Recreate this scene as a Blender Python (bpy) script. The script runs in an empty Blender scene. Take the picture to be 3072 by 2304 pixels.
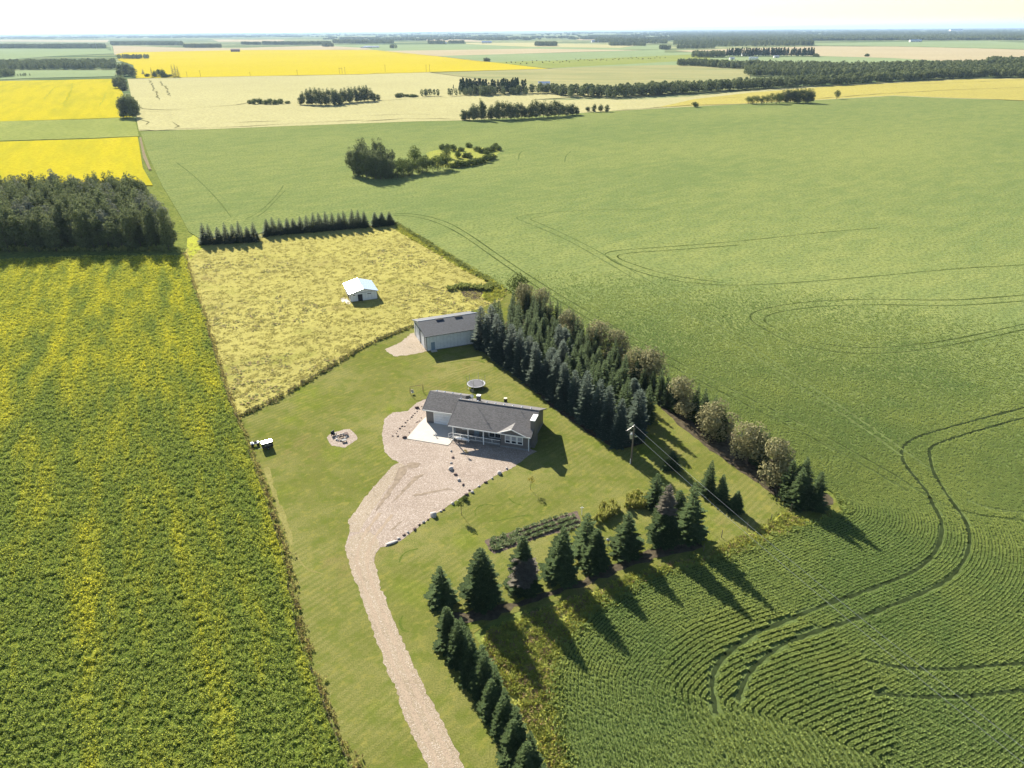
import bpy, math, random
import numpy as np
from mathutils import Matrix, Vector
from mathutils.geometry import tessellate_polygon
random.seed(7)
RNG = np.random.default_rng(7)
S = bpy.context.scene
COL = S.collection

# ------------------------------------------------------------------ camera
F, CX, CY, H = 2100.0, 1536.0, 1152.0, 72.0
PITCH = math.atan((1152 - 89.5) / F)
ROLL = -math.atan(20 / 3072.0)
_f = np.array([0, math.cos(PITCH), -math.sin(PITCH)])
_u = np.array([0, math.sin(PITCH), math.cos(PITCH)])
_r = np.array([1.0, 0, 0])
CR = _r * math.cos(ROLL) + _u * math.sin(ROLL)
CU = -_r * math.sin(ROLL) + _u * math.cos(ROLL)
cam = bpy.data.cameras.new('camera')
cam.sensor_width = 36.0
cam.lens = F / 3072.0 * 36.0
cam.clip_start = 0.5
cam.clip_end = 200000.0
camo = bpy.data.objects.new('camera', cam)
COL.objects.link(camo)
camo.matrix_world = Matrix(((CR[0], CU[0], -_f[0], 0), (CR[1], CU[1], -_f[1], 0), (CR[2], CU[2], -_f[2], H), (0, 0, 0, 1)))
S.camera = camo

# ------------------------------------------------------------------ light
SUN_EL = math.radians(28.8)
SUN_AZ = math.radians(117.5)                      # counter-clockwise from +X
sd = Vector((math.cos(SUN_AZ) * math.cos(SUN_EL), math.sin(SUN_AZ) * math.cos(SUN_EL), math.sin(SUN_EL)))
sl = bpy.data.lights.new('sun', 'SUN')
sl.energy = 5.0
sl.angle = math.radians(0.53)
sl.color = (1.0, 0.93, 0.80)
so = bpy.data.objects.new('sun', sl)
COL.objects.link(so)
so.location = (-60, 200, 150)
so.rotation_euler = sd.to_track_quat('Z', 'Y').to_euler()
W = bpy.data.worlds.new('World')
S.world = W
W.use_nodes = True
wn = W.node_tree
bg = wn.nodes.get('Background') or wn.nodes.new('ShaderNodeBackground')
sky = wn.nodes.new('ShaderNodeTexSky')
sky.sky_type = 'NISHITA'
sky.sun_disc = False
sky.sun_elevation = SUN_EL
sky.sun_rotation = math.pi / 2 - SUN_AZ
sky.air_density = 1.0
sky.dust_density = 0.4
sky.ozone_density = 1.0
wn.links.new(sky.outputs[0], bg.inputs[0])
bg.inputs[1].default_value = 0.056
S.view_settings.view_transform = 'Standard'
S.view_settings.look = 'None'
S.view_settings.exposure = 1.48
S.view_settings.gamma = 1.0
S.view_settings.use_curve_mapping = False
S.cycles.volume_bounces = 0
S.cycles.max_bounces = 5
S.cycles.transparent_max_bounces = 8
HAZE_DENSITY = 3.7e-5


# ------------------------------------------------------------------ picture <-> place
def P(x, y, z=0.0):
    d = (x - CX) / F * CR - (y - CY) / F * CU + _f
    t = (z - H) / d[2]
    return (d[0] * t, d[1] * t)


def proj(pts):
    v = np.asarray(pts, float) - np.array([0, 0, H])
    c = v @ _f
    c = np.where(c < 1e-3, 1e-3, c)
    return CX + F * (v @ CR) / c, CY - F * (v @ CU) / c, v @ _f


def tall(bx, by, ty):
    b = P(bx, by)
    lo, hi = 0.2, 60.0
    for _ in range(30):
        m = (lo + hi) / 2
        if proj([(b[0], b[1], m)])[1][0] > ty:
            lo = m
        else:
            hi = m
    return lo


def D(*pts):
    return [(a * 1.3888, b * 1.3888) for a, b in pts]


def ZM(x0, y0, k, *pts):
    return [(x0 + a / k, y0 + b / k) for a, b in pts]


def inpoly(pts, poly):
    x, y = pts[:, 0], pts[:, 1]
    ins = np.zeros(len(pts), bool)
    n = len(poly)
    j = n - 1
    for i in range(n):
        xi, yi = poly[i]
        xj, yj = poly[j]
        if yi != yj:
            c = ((yi > y) != (yj > y)) & (x < (xj - xi) * (y - yi) / (yj - yi) + xi)
            ins ^= c
        j = i
    return ins


def dist_poly(pts, line):
    """distance and nearest point from pts to a polyline"""
    best = np.full(len(pts), 1e18)
    near = np.zeros((len(pts), 2))
    for i in range(len(line) - 1):
        a = np.array(line[i])
        b = np.array(line[i + 1])
        ab = b - a
        t = np.clip(((pts - a) @ ab) / max(1e-9, ab @ ab), 0, 1)
        q = a + t[:, None] * ab
        d = ((pts - q) ** 2).sum(1)
        m = d < best
        best[m] = d[m]
        near[m] = q[m]
    return np.sqrt(best), near


def smooth(line, n=3):
    for _ in range(n):
        out = [line[0]]
        for i in range(len(line) - 1):
            a, b = line[i], line[i + 1]
            out.append((a[0] * .75 + b[0] * .25, a[1] * .75 + b[1] * .25))
            out.append((a[0] * .25 + b[0] * .75, a[1] * .25 + b[1] * .75))
        out.append(line[-1])
        line = out
    return line


# ------------------------------------------------------------------ materials
class NT:
    def __init__(s, name):
        s.m = bpy.data.materials.new(name)
        s.m.use_nodes = True
        s.t = s.m.node_tree
        s.t.nodes.clear()
        s.out = s.t.nodes.new('ShaderNodeOutputMaterial')
        s.geo = s.t.nodes.new('ShaderNodeNewGeometry')
        s.pos = s.geo.outputs['Position']

    def n(s, typ, **kw):
        nd = s.t.nodes.new(typ)
        for k, v in kw.items():
            setattr(nd, k, v)
        return nd

    def put(s, sock, v):
        if isinstance(v, bpy.types.NodeSocket):
            s.t.links.new(v, sock)
        else:
            if isinstance(v, (tuple, list)) and len(v) == 3 and sock.type == 'RGBA':
                v = (*v, 1)
            sock.default_value = v

    def mapping(s, vec, scale=(1, 1, 1), rot=0.0):
        if rot and scale != (1, 1, 1):          # turn first, stretch afterwards
            vec = s.mapping(vec, (1, 1, 1), rot)
            rot = 0.0
        m = s.n('ShaderNodeMapping')
        s.put(m.inputs['Vector'], vec)
        m.inputs['Scale'].default_value = scale
        m.inputs['Rotation'].default_value = (0, 0, rot)
        return m.outputs[0]

    def noise(s, scale, detail=3, rough=.55, vec=None, dist=0.0):
        nd = s.n('ShaderNodeTexNoise')
        s.put(nd.inputs['Vector'], vec or s.pos)
        nd.inputs['Scale'].default_value = scale
        nd.inputs['Detail'].default_value = detail
        nd.inputs['Roughness'].default_value = rough
        nd.inputs['Distortion'].default_value = dist
        return nd.outputs['Fac']

    def mix(s, fac, a, b, mode='MIX'):
        nd = s.n('ShaderNodeMix', data_type='RGBA', blend_type=mode)
        s.put(nd.inputs[0], fac)
        s.put(nd.inputs[6], a)
        s.put(nd.inputs[7], b)
        return nd.outputs[2]

    def step(s, v, lo, hi):
        nd = s.n('ShaderNodeMapRange')
        nd.clamp = True
        s.put(nd.inputs[0], v)
        nd.inputs[1].default_value = lo
        nd.inputs[2].default_value = hi
        return nd.outputs[0]

    def math(s, op, a, b=0.0):
        nd = s.n('ShaderNodeMath', operation=op)
        s.put(nd.inputs[0], a)
        s.put(nd.inputs[1], b)
        return nd.outputs[0]

    def bump(s, h, dist, strength=1.0):
        nd = s.n('ShaderNodeBump')
        nd.inputs['Strength'].default_value = strength
        nd.inputs['Distance'].default_value = dist
        s.put(nd.inputs['Height'], h)
        return nd.outputs[0]

    def done(s, col, rough=.9, normal=None, spec=.3, metal=0.0, trans=0.0):
        p = s.n('ShaderNodeBsdfPrincipled')
        s.put(p.inputs['Base Color'], col)
        s.put(p.inputs['Roughness'], rough)
        p.inputs['Specular IOR Level'].default_value = spec
        p.inputs['Metallic'].default_value = metal
        if normal is not None:
            s.put(p.inputs['Normal'], normal)
        last = p.outputs[0]
        if trans:
            tr = s.n('ShaderNodeBsdfTranslucent')
            s.put(tr.inputs[0], col)
            mx = s.n('ShaderNodeMixShader')
            mx.inputs[0].default_value = trans
            s.t.links.new(last, mx.inputs[1])
            s.t.links.new(tr.outputs[0], mx.inputs[2])
            last = mx.outputs[0]
        s.t.links.new(last, s.out.inputs[0])
        return s.m


def plain(name, col, rough=.7, var=.12, spec=.4, metal=0.0, scale=2.0):
    if rough > .9:
        spec = 0.0
    t = NT(name)
    n = t.noise(scale, 4)
    c = t.mix(t.step(n, .3, .7), tuple(max(0, x * (1 - var)) for x in col), tuple(min(1, x * (1 + var)) for x in col))
    return t.done(c, rough, None, spec, metal)


def crop_mat(name, a, b, grain=1.2, big=.012, stretch=(1, 1, 1), rot=0.0, bump=.25, mid=None, trans=0, contrast=.5, lo=.35, hi=.65, near_floor=False):
    """two tones in large soft patches, broken up by plant-sized grain"""
    t = NT(name)
    mp = t.mapping(t.pos, stretch, rot)
    n1 = t.noise(big, 5, .6, mp)
    n2 = t.noise(grain, 3, .7)
    n3 = t.noise(grain * .18, 3, .6, mp)
    f = t.math('ADD', t.math('MULTIPLY', n1, .55), t.math('MULTIPLY', n3, .45))
    c = t.mix(t.step(f, lo, hi), a, b)
    dk = tuple(x * (1 - contrast) for x in a)
    c = t.mix(t.math('MULTIPLY', t.step(n2, .56, .36), .75), c, dk)
    if mid:
        c = t.mix(t.step(t.noise(big * 3.1, 4, .6), .58, .72), c, mid)
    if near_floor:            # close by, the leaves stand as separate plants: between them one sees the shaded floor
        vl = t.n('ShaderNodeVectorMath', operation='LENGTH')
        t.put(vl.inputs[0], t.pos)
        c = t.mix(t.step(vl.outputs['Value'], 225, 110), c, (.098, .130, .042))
    return t.done(c, .85, t.bump(n2, bump), 0)


M = {}
FENCE_ROT = -math.radians(27)


def make_mats():
    # mown lawn
    t = NT('lawn_grass')
    n1 = t.noise(.045, 5, .6)
    n2 = t.noise(5.0, 2, .7)
    n3 = t.noise(.35, 5, .65)
    c = t.mix(t.step(n1, .38, .62), (.150, .160, .040), (.238, .228, .080))
    c = t.mix(t.step(t.noise(.08, 5, .6, t.mapping(t.pos, (1, 1, 1), 1.3)), .55, .72), c, (.190, .225, .032))
    c = t.mix(t.step(t.noise(.06, 4, .7, t.mapping(t.pos, (1.3, .8, 1), .4)), .56, .74), c, (.235, .185, .075))
    w = t.n('ShaderNodeTexWave', wave_type='BANDS', bands_direction='X')
    t.put(w.inputs['Vector'], t.mapping(t.pos, (1, 1, 1), .75))
    w.inputs['Scale'].default_value = .30
    w.inputs['Distortion'].default_value = 2.2
    w.inputs['Detail Scale'].default_value = .25
    c = t.mix(t.math('MULTIPLY', t.math('MULTIPLY', t.step(w.outputs['Fac'], .35, .65), .40), t.step(t.noise(.05, 3), .40, .55)), c, (.115, .135, .026))
    c = t.mix(t.math('MULTIPLY', t.step(n2, .62, .35), .6), c, (.075, .088, .018))
    c = t.mix(t.math('MULTIPLY', t.step(n3, .48, .62), .55), c, (.095, .13, .018))
    c = t.mix(t.math('MULTIPLY', t.step(t.noise(.8, 4, .7, t.mapping(t.pos, (1, .6, 1), .9)), .53, .66), .55), c, (.24, .22, .055))
    M['lawn'] = t.done(c, .9, t.bump(n2, .08), 0)
    # dry pasture
    t = NT('dry_pasture_grass')
    n1 = t.noise(.035, 6, .65)
    n2 = t.noise(2.2, 3, .7)
    n3 = t.noise(.28, 5, .7)
    c = t.mix(t.step(n1, .38, .60), (.35, .32, .10), (.42, .385, .115))
    c = t.mix(t.step(t.noise(.05, 6, .7, t.mapping(t.pos, (1, 1, 1), 2.1)), .56, .70), c, (.22, .235, .05))
    c = t.mix(t.step(t.noise(.09, 5, .7, t.mapping(t.pos, (1, 1, 1), .7)), .60, .74), c, (.22, .165, .075))
    c = t.mix(t.math('MULTIPLY', t.step(n2, .60, .38), .55), c, (.25, .22, .07))
    c = t.mix(t.math('MULTIPLY', t.step(n3, .56, .70), .4), c, (.17, .18, .038))
    M['pasture'] = t.done(c, .9, t.bump(n2, .22), 0)
    # pink gravel yard and drive
    for nm, ca, cb, cd in (('gravel', (.33, .26, .205), (.42, .345, .28), (.17, .13, .10)), ('drive', (.33, .265, .18), (.405, .33, .235), (.21, .165, .115))):
        t = NT('pinkish_' + nm)
        n1 = t.noise(.12, 5, .6)
        v = t.n('ShaderNodeTexVoronoi')
        t.put(v.inputs['Vector'], t.pos)
        v.inputs['Scale'].default_value = 7.5 if nm == 'gravel' else 9.0
        c = t.mix(t.step(n1, .35, .65), ca, cb)
        c = t.mix(t.math('MULTIPLY', t.step(v.outputs['Distance'], .25, .65), .6), c, cd)
        sc = t.n('ShaderNodeSeparateColor')
        t.put(sc.inputs[0], v.outputs['Color'])
        c = t.mix(t.math('MULTIPLY', t.step(sc.outputs[0], .7, .95), .5), c, (.60, .52, .47))
        c = t.mix(t.step(t.noise(.5, 5, .7, t.mapping(t.pos, (2.2, .5, 1), -.75)), .60, .72), c, tuple(x * .62 for x in ca))
        M[nm] = t.done(c, .9, t.bump(v.outputs['Distance'], -.06), .2)
    M['lodged'] = plain('lodged_dark_crop', (.17, .16, .075), .95, .3, 0, scale=.4)
    M['track_soil'] = plain('bare_brown_soil', (.22, .18, .11), .95, .3, .1, scale=1.5)
    M['mulch'] = plain('brown_needle_litter', (.082, .068, .045), .95, .4, .1, scale=1.2)
    M['garden_soil'] = plain('dark_garden_soil', (.13, .10, .08), .95, .3, .1, scale=2)
    # canola near: green leaf with yellow flower, flowering in streaks
    for nm, leaf in (('canola_leaf', True), ('canola_flower', False)):
        t = NT(nm)
        mp = t.mapping(t.pos, (1, .16, 1), FENCE_ROT)
        n1 = t.noise(.22, 5, .7, mp)
        n2 = t.noise(2.5, 2, .6)
        bl = t.n('ShaderNodeSeparateXYZ')
        t.put(bl.inputs[0], t.pos)
        far = t.math('MULTIPLY', t.step(bl.outputs[1], 70, 230), .16)
        f = t.step(t.math('ADD', n1, far), .50, .74)
        if leaf:
            c = t.mix(t.step(n2, .35, .65), (.14, .20, .055), (.34, .39, .10))
            c = t.mix(t.math('MULTIPLY', f, .6), c, (.54, .53, .07))
        else:
            c = t.mix(f, (.36, .42, .08), (.80, .72, .06))
        M[nm] = t.done(c, .85, None, .03, 0, .45)
    t = NT('canola_canopy')
    mp = t.mapping(t.pos, (1, .16, 1), FENCE_ROT)
    n1 = t.noise(.22, 5, .7, mp)
    n2 = t.noise(1.6, 4, .75)
    bl = t.n('ShaderNodeSeparateXYZ')
    t.put(bl.inputs[0], t.pos)
    far = t.math('MULTIPLY', t.step(bl.outputs[1], 70, 230), .16)
    f = t.step(t.math('ADD', n1, far), .48, .74)
    c = t.mix(f, (.15, .19, .035), (.44, .41, .04))
    c = t.mix(t.math('MULTIPLY', t.step(n2, .60, .40), .8), c, (.03, .06, .01))
    M['canola'] = t.done(c, .85, t.bump(n2, .5), 0)
    # big green crop
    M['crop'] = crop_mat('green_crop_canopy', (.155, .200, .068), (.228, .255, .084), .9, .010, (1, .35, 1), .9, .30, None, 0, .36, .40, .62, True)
    t = NT('green_crop_leaf')
    n1 = t.noise(.045, 5, .65)
    n2 = t.noise(3.0, 2, .6)
    c = t.mix(t.step(n1, .38, .62), (.215, .30, .095), (.335, .39, .115))
    c = t.mix(t.math('MULTIPLY', t.step(n2, .45, .7), .5), c, (.33, .38, .12))
    M['crop_leaf'] = t.done(c, .85, None, .04, 0, .5)
    M['crop_soil'] = plain('shaded_green_crop_floor', (.045, .075, .022), .95, .3, .1, scale=.8)
    M['crop_dark'] = plain('wheel_pressed_crop', (.060, .080, .024), .95, .4, .1, scale=.6)
    M['rut'] = plain('dark_wheel_rut', (.030, .042, .016), .95, .4, .1, scale=.6)
    # distant fields
    M['wheat'] = crop_mat('ripe_wheat_canopy', (.365, .340, .170), (.435, .405, .205), .35, .004, (1, 1, 1), 0, .2, None, 0, .25)
    M['wheat_yellow'] = crop_mat('ripening_yellow_crop', (.34, .30, .085), (.42, .36, .10), .35, .004, (1, 1, 1), 0, .2, None, 0, .25)
    M['wheat_patchy'] = crop_mat('patchy_ripening_crop', (.35, .32, .15), (.19, .22, .10), .25, .010, (.25, 1, 1), .3, .2, None, 0, .3)
    M['yellow'] = crop_mat('flowering_canola_canopy', (.42, .345, .020), (.475, .39, .028), .3, .003, (1, 1, 1), 0, .2, None, 0, .2)
    M['yellow_lines'] = crop_mat('flowering_canola_with_green_lines', (.43, .365, .022), (.24, .26, .03), .5, .03, (1, .12, 1), FENCE_ROT, .2, None, 0, .3, .46, .72)
    M['pale_green'] = crop_mat('pale_green_crop', (.20, .255, .125), (.26, .31, .155), .3, .004, (1, 1, 1), 0, .15, None, 0, .2)
    M['mid_green'] = crop_mat('mid_green_crop', (.20, .235, .065), (.27, .29, .085), .3, .01, (1, .3, 1), FENCE_ROT, .15, None, 0, .25)
    M['pinkish'] = crop_mat('pinkish_dry_crop', (.36, .305, .185), (.43, .365, .23), .2, .003, (1, 1, 1), 0, .1, None, 0, .2)
    M['rough'] = crop_mat('rough_grassland', (.12, .16, .04), (.20, .22, .055), .6, .01, (1, 1, 1), 0, .3, None, 0, .4)
    M['far_land'] = crop_mat('far_mixed_farmland', (.10, .14, .06), (.34, .34, .17), .02, .0007, (1, 2.5, 1), 0, .1, None, 0, .2, .45, .58)
    M['weed_leaf'] = leafmat('tall_weed_leaf', (.24, .30, .06), (.44, .44, .11), .4)
    M['weed_yellow'] = leafmat('yellow_weed_flower', (.52, .50, .08), (.62, .57, .09), .4)
    M['dry_tuft'] = leafmat('dry_grass_tuft', (.42, .38, .125), (.56, .51, .155), .45)
    M['green_tuft'] = leafmat('dull_green_tuft', (.19, .23, .065), (.34, .36, .11), .35)
    M['brown_tuft'] = leafmat('brown_weed_tuft', (.24, .18, .09), (.40, .31, .15), .2)
    M['spruce_blue'] = leafmat('blue_spruce_needles', (.032, .054, .032), (.078, .108, .070), .0, .75, .16)
    M['spruce_green'] = leafmat('green_spruce_needles', (.032, .055, .020), (.085, .122, .040), .0, .85, .08)
    M['tip_blue'] = leafmat('blue_spruce_young_tips', (.09, .125, .085), (.19, .235, .165), .0, .75, .16)
    M['tip_green'] = leafmat('green_spruce_young_tips', (.085, .125, .045), (.17, .215, .080), .0, .85, .08)
    M['spruce_dead'] = leafmat('dead_spruce_twigs', (.115, .10, .075), (.22, .20, .15), .0)
    M['silver_leaf'] = leafmat('silvery_willow_leaf', (.19, .185, .08), (.44, .40, .22), .25)
    M['aspen_leaf'] = leafmat('aspen_leaf', (.085, .115, .045), (.25, .275, .12), .3)
    M['aspen_pale'] = leafmat('pale_poplar_leaf', (.17, .185, .115), (.37, .375, .27), .15)
    M['bush_leaf'] = leafmat('bush_leaf', (.07, .11, .026), (.20, .23, .055), .2)
    M['sapling_leaf'] = leafmat('sapling_leaf', (.22, .19, .035), (.40, .34, .06), .3)
    M['potato_leaf'] = leafmat('garden_plant_leaf', (.14, .21, .06), (.46, .50, .28), .3)
    M['corn_leaf'] = leafmat('corn_leaf', (.26, .31, .06), (.52, .46, .16), .3)
    M['bark'] = plain('grey_brown_bark', (.13, .10, .075), .95, .3, .1, scale=4)
    M['white_paint'] = plain('white_paint', (.78, .78, .76), .5, .03)
    M['metal_white'] = plain('white_metal_roofing', (.62, .66, .70), .26, .03, .6, .85)
    M['siding_grey'] = sidemat('grey_lap_siding', (.155, .145, .14), .16)
    M['siding_white'] = sidemat('white_ribbed_metal_siding', (.66, .67, .67), .9)
    M['shingle'] = shinglemat('charcoal_asphalt_shingles', (.115, .108, .108))
    M['roof_dark'] = shinglemat('dark_grey_shingles', (.058, .064, .076))
    M['trim_dark'] = plain('dark_blue_grey_trim', (.05, .065, .08), .6, .1)
    M['glass'] = plain('dark_window_glass', (.03, .035, .045), .08, .1, .8)
    M['curtain'] = plain('pale_window_blind', (.32, .33, .36), .6, .1)
    M['concrete'] = plain('pale_concrete', (.50, .46, .40), .85, .06, .2, scale=.7)
    M['concrete_dark'] = plain('grey_concrete', (.24, .24, .24), .85, .1, .2)
    M['door_white'] = sidemat('white_garage_door_panels', (.72, .73, .75), .53)
    M['door_blue'] = plain('blue_grey_door', (.20, .27, .33), .6, .08)
    M['black'] = plain('black_plastic', (.02, .02, .022), .5, .1)
    M['steel'] = plain('galvanised_steel', (.45, .45, .45), .4, .1, .5, .7)
    M['trampoline'] = plain('grey_trampoline_mat', (.17, .17, .18), .95, .06)
    M['wood_pole'] = plain('weathered_wood_pole', (.16, .13, .10), .9, .2, .2, scale=6)
    M['rust'] = plain('rusty_brown_steel', (.14, .09, .05), .8, .2)
    M['cream'] = plain('cream_lid', (.62, .56, .42), .7, .1)
    M['dark_panel'] = plain('near_black_panel', (.018, .02, .026), .6, .1)
    M['stone_light'] = plain('pale_field_stone', (.44, .41, .38), .9, .25, .2, scale=5)
    M['stone_dark'] = plain('dark_red_brown_stone', (.14, .10, .09), .9, .3, .2, scale=5)
    M['barn_white'] = plain('distant_white_wall', (.70, .70, .68), .7, .04)
    M['barn_roof'] = plain('distant_grey_roof', (.40, .42, .44), .6, .05)
    M['barn_red'] = plain('distant_brown_wall', (.20, .10, .08), .8, .1)
    M['hay'] = plain('dark_hay', (.12, .10, .05), .95, .2)


def leafmat(name, a, b, trans=.25, rough=.9, spec=.06):
    t = NT(name)
    oi = t.n('ShaderNodeObjectInfo')
    n = t.noise(1.7, 3, .7)
    n2 = t.noise(9.0, 1, .5)
    f = t.math('ADD', t.math('MULTIPLY', n, .6), t.math('MULTIPLY', n2, .4))
    c = t.mix(t.step(f, .36, .64), a, b)
    c = t.mix(t.math('MULTIPLY', oi.outputs['Random'], .30), c, tuple(x * .45 for x in a))
    return t.done(c, rough, None, spec, 0, trans)


def sidemat(name, col, period):
    t = NT(name)
    tc = t.n('ShaderNodeTexCoord')
    w = t.n('ShaderNodeTexWave', wave_type='BANDS', wave_profile='SAW')
    w.bands_direction = 'Z' if period < .6 else 'X'
    t.put(w.inputs['Vector'], tc.outputs['Object'])
    w.inputs['Scale'].default_value = (2 * math.pi / 20) / period
    n = t.noise(1.5, 4, .6)
    c = t.mix(t.step(n, .3, .7), tuple(x * .9 for x in col), tuple(x * 1.08 for x in col))
    c = t.mix(t.step(w.outputs['Fac'], .90, .99), c, tuple(x * .62 for x in col))
    return t.done(c, .6, t.bump(w.outputs['Fac'], .02), .35)


def shinglemat(name, col):
    t = NT(name)
    tc = t.n('ShaderNodeTexCoord')
    b = t.n('ShaderNodeTexBrick')
    t.put(b.inputs['Vector'], t.mapping(tc.outputs['Object'], (1, 1.05, 0)))
    b.inputs['Scale'].default_value = 1.0
    b.inputs['Brick Width'].default_value = .34
    b.inputs['Row Height'].default_value = .15
    b.inputs['Mortar Size'].default_value = .012
    b.inputs['Color1'].default_value = (*[x * .72 for x in col], 1)
    b.inputs['Color2'].default_value = (*[x * 1.35 for x in col], 1)
    b.inputs['Mortar'].default_value = (*[x * .5 for x in col], 1)
    n = t.noise(.5, 4, .6)
    c = t.mix(t.math('MULTIPLY', t.step(n, .35, .65), .25), b.outputs['Color'], tuple(x * 1.5 for x in col))
    return t.done(c, .75, t.bump(t.noise(12, 2), .01), .35)


make_mats()


# ------------------------------------------------------------------ mesh helpers
def npmesh(name, V, Fc, mats, mi=None, smooth_=False):
    V = np.asarray(V, np.float32).reshape(-1, 3)
    Fc = np.asarray(Fc, np.int32)
    k = Fc.shape[1]
    me = bpy.data.meshes.new(name)
    me.vertices.add(len(V))
    me.vertices.foreach_set('co', V.ravel())
    me.loops.add(Fc.size)
    me.loops.foreach_set('vertex_index', Fc.ravel())
    me.polygons.add(len(Fc))
    me.polygons.foreach_set('loop_start', np.arange(0, Fc.size, k, dtype=np.int32))
    for m in mats:
        me.materials.append(m)
    if mi is not None:
        me.polygons.foreach_set('material_index', np.asarray(mi, np.int32))
    me.update(calc_edges=True)
    me.validate()
    if smooth_:
        me.polygons.foreach_set('use_smooth', np.ones(len(Fc), bool))
    return me


def link(name, data, parent=None, loc=None, rot=None, scale=None):
    o = bpy.data.objects.new(name, data)
    COL.objects.link(o)
    if parent is not None:
        o.parent = parent
    if loc is not None:
        o.location = loc
    if rot is not None:
        o.rotation_euler = (0, 0, rot)
    if scale is not None:
        o.scale = scale
    return o


def tag(o, label=None, cat=None, group=None, kind=None):
    if label:
        o['label'] = label
    if cat:
        o['category'] = cat
    if group:
        o['group'] = group
    if kind:
        o['kind'] = kind
    return o


def root(name, x, y, label, cat, group=None, rot=0.0, scale=(1, 1, 1), z=0.0):
    o = link(name, None, None, (x, y, z), rot, scale)
    o.empty_display_size = .3
    return tag(o, label, cat, group)


class MB:
    """collects boxes, prisms, bars and tubes into one mesh"""
    def __init__(s):
        s.v, s.f, s.i = [], [], []

    def add(s, verts, faces, i=0):
        b = len(s.v)
        s.v += [tuple(map(float, p)) for p in verts]
        s.f += [tuple(b + k for k in f) for f in faces]
        s.i += [i] * len(faces)
        return s

    def box(s, x0, x1, y0, y1, z0, z1, i=0):
        return s.add([(x, y, z) for z in (z0, z1) for x, y in ((x0, y0), (x1, y0), (x1, y1), (x0, y1))],
                     [(3, 2, 1, 0), (4, 5, 6, 7), (0, 1, 5, 4), (1, 2, 6, 5), (2, 3, 7, 6), (3, 0, 4, 7)], i)

    def prism(s, poly, z0, z1, i=0):
        n = len(poly)
        a = sum(poly[k][0] * poly[(k + 1) % n][1] - poly[(k + 1) % n][0] * poly[k][1] for k in range(n))
        if a < 0:
            poly = poly[::-1]
        v = [(x, y, z0) for x, y in poly] + [(x, y, z1) for x, y in poly]
        f = [tuple(range(n - 1, -1, -1)), tuple(range(n, 2 * n))] + [(k, (k + 1) % n, n + (k + 1) % n, n + k) for k in range(n)]
        return s.add(v, f, i)

    def tube(s, pts, r, n=6, i=0, cap=True):
        pts = [Vector(p) for p in pts]
        rs = r if isinstance(r, (list, tuple)) else [r] * len(pts)
        vs, fs = [], []
        for k, p in enumerate(pts):
            d = (pts[min(k + 1, len(pts) - 1)] - pts[max(k - 1, 0)]).normalized()
            a = d.orthogonal().normalized()
            b = d.cross(a)
            for q in range(n):
                w = 2 * math.pi * q / n
                vs.append(p + (a * math.cos(w) + b * math.sin(w)) * rs[k])
        for k in range(len(pts) - 1):
            for q in range(n):
                fs.append((k * n + q, k * n + (q + 1) % n, (k + 1) * n + (q + 1) % n, (k + 1) * n + q))
        if cap:
            fs.append(tuple(range(n - 1, -1, -1)))
            fs.append(tuple(range((len(pts) - 1) * n, len(pts) * n)))
        return s.add(vs, fs, i)

    def mesh(s, name, mats, sm=False):
        me = bpy.data.meshes.new(name)
        me.from_pydata(s.v, [], s.f)
        for m in (mats if isinstance(mats, (list, tuple)) else [mats]):
            me.materials.append(m)
        me.polygons.foreach_set('material_index', s.i)
        if sm:
            me.polygons.foreach_set('use_smooth', [True] * len(me.polygons))
        me.update()
        return me

    def obj(s, name, mats, parent=None, sm=False, **kw):
        return link(name, s.mesh(name, mats, sm), parent, **kw)


def jag(line, step_, amp, closed=True):
    """resample an outline and roughen it, as grass or gravel edges are"""
    out = []
    n = len(line)
    for i in range(n if closed else n - 1):
        a, b = line[i], line[(i + 1) % n]
        L = math.dist(a, b)
        k = max(1, int(L / step_))
        nx, ny = -(b[1] - a[1]) / max(L, 1e-6), (b[0] - a[0]) / max(L, 1e-6)
        for j in range(k):
            t = j / k
            q = random.gauss(0, amp) if j else 0
            out.append((a[0] + (b[0] - a[0]) * t + nx * q, a[1] + (b[1] - a[1]) * t + ny * q))
    return out


def sheet(name, px, z, mat, skirt=None, world=False, rough=None, kind='structure', label=None, cat=None):
    """one flat piece of ground, traced on the plane at height z"""
    w = px if world else [P(a, b, z) for a, b in px]
    if rough:
        w = jag(w, rough[0], rough[1])
    tri = tessellate_polygon([[Vector((a, b, 0)) for a, b in w]])
    V = [(a, b, z) for a, b in w]
    fs = []
    for t in tri:
        a, b, c = t
        cr = (V[b][0] - V[a][0]) * (V[c][1] - V[a][1]) - (V[b][1] - V[a][1]) * (V[c][0] - V[a][0])
        fs.append((a, b, c) if cr > 0 else (a, c, b))
    if skirt is not None:
        n = len(V)
        V += [(a, b, skirt) for a, b in w]
        for i in range(n):
            j = (i + 1) % n
            fs.append((i, j, n + j))
            fs.append((i, n + j, n + i))
    me = bpy.data.meshes.new(name)
    me.from_pydata(V, [], fs)
    me.materials.append(mat)
    me.update()
    o = link(name, me)
    tag(o, label, cat, None, kind)
    return o, w


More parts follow.
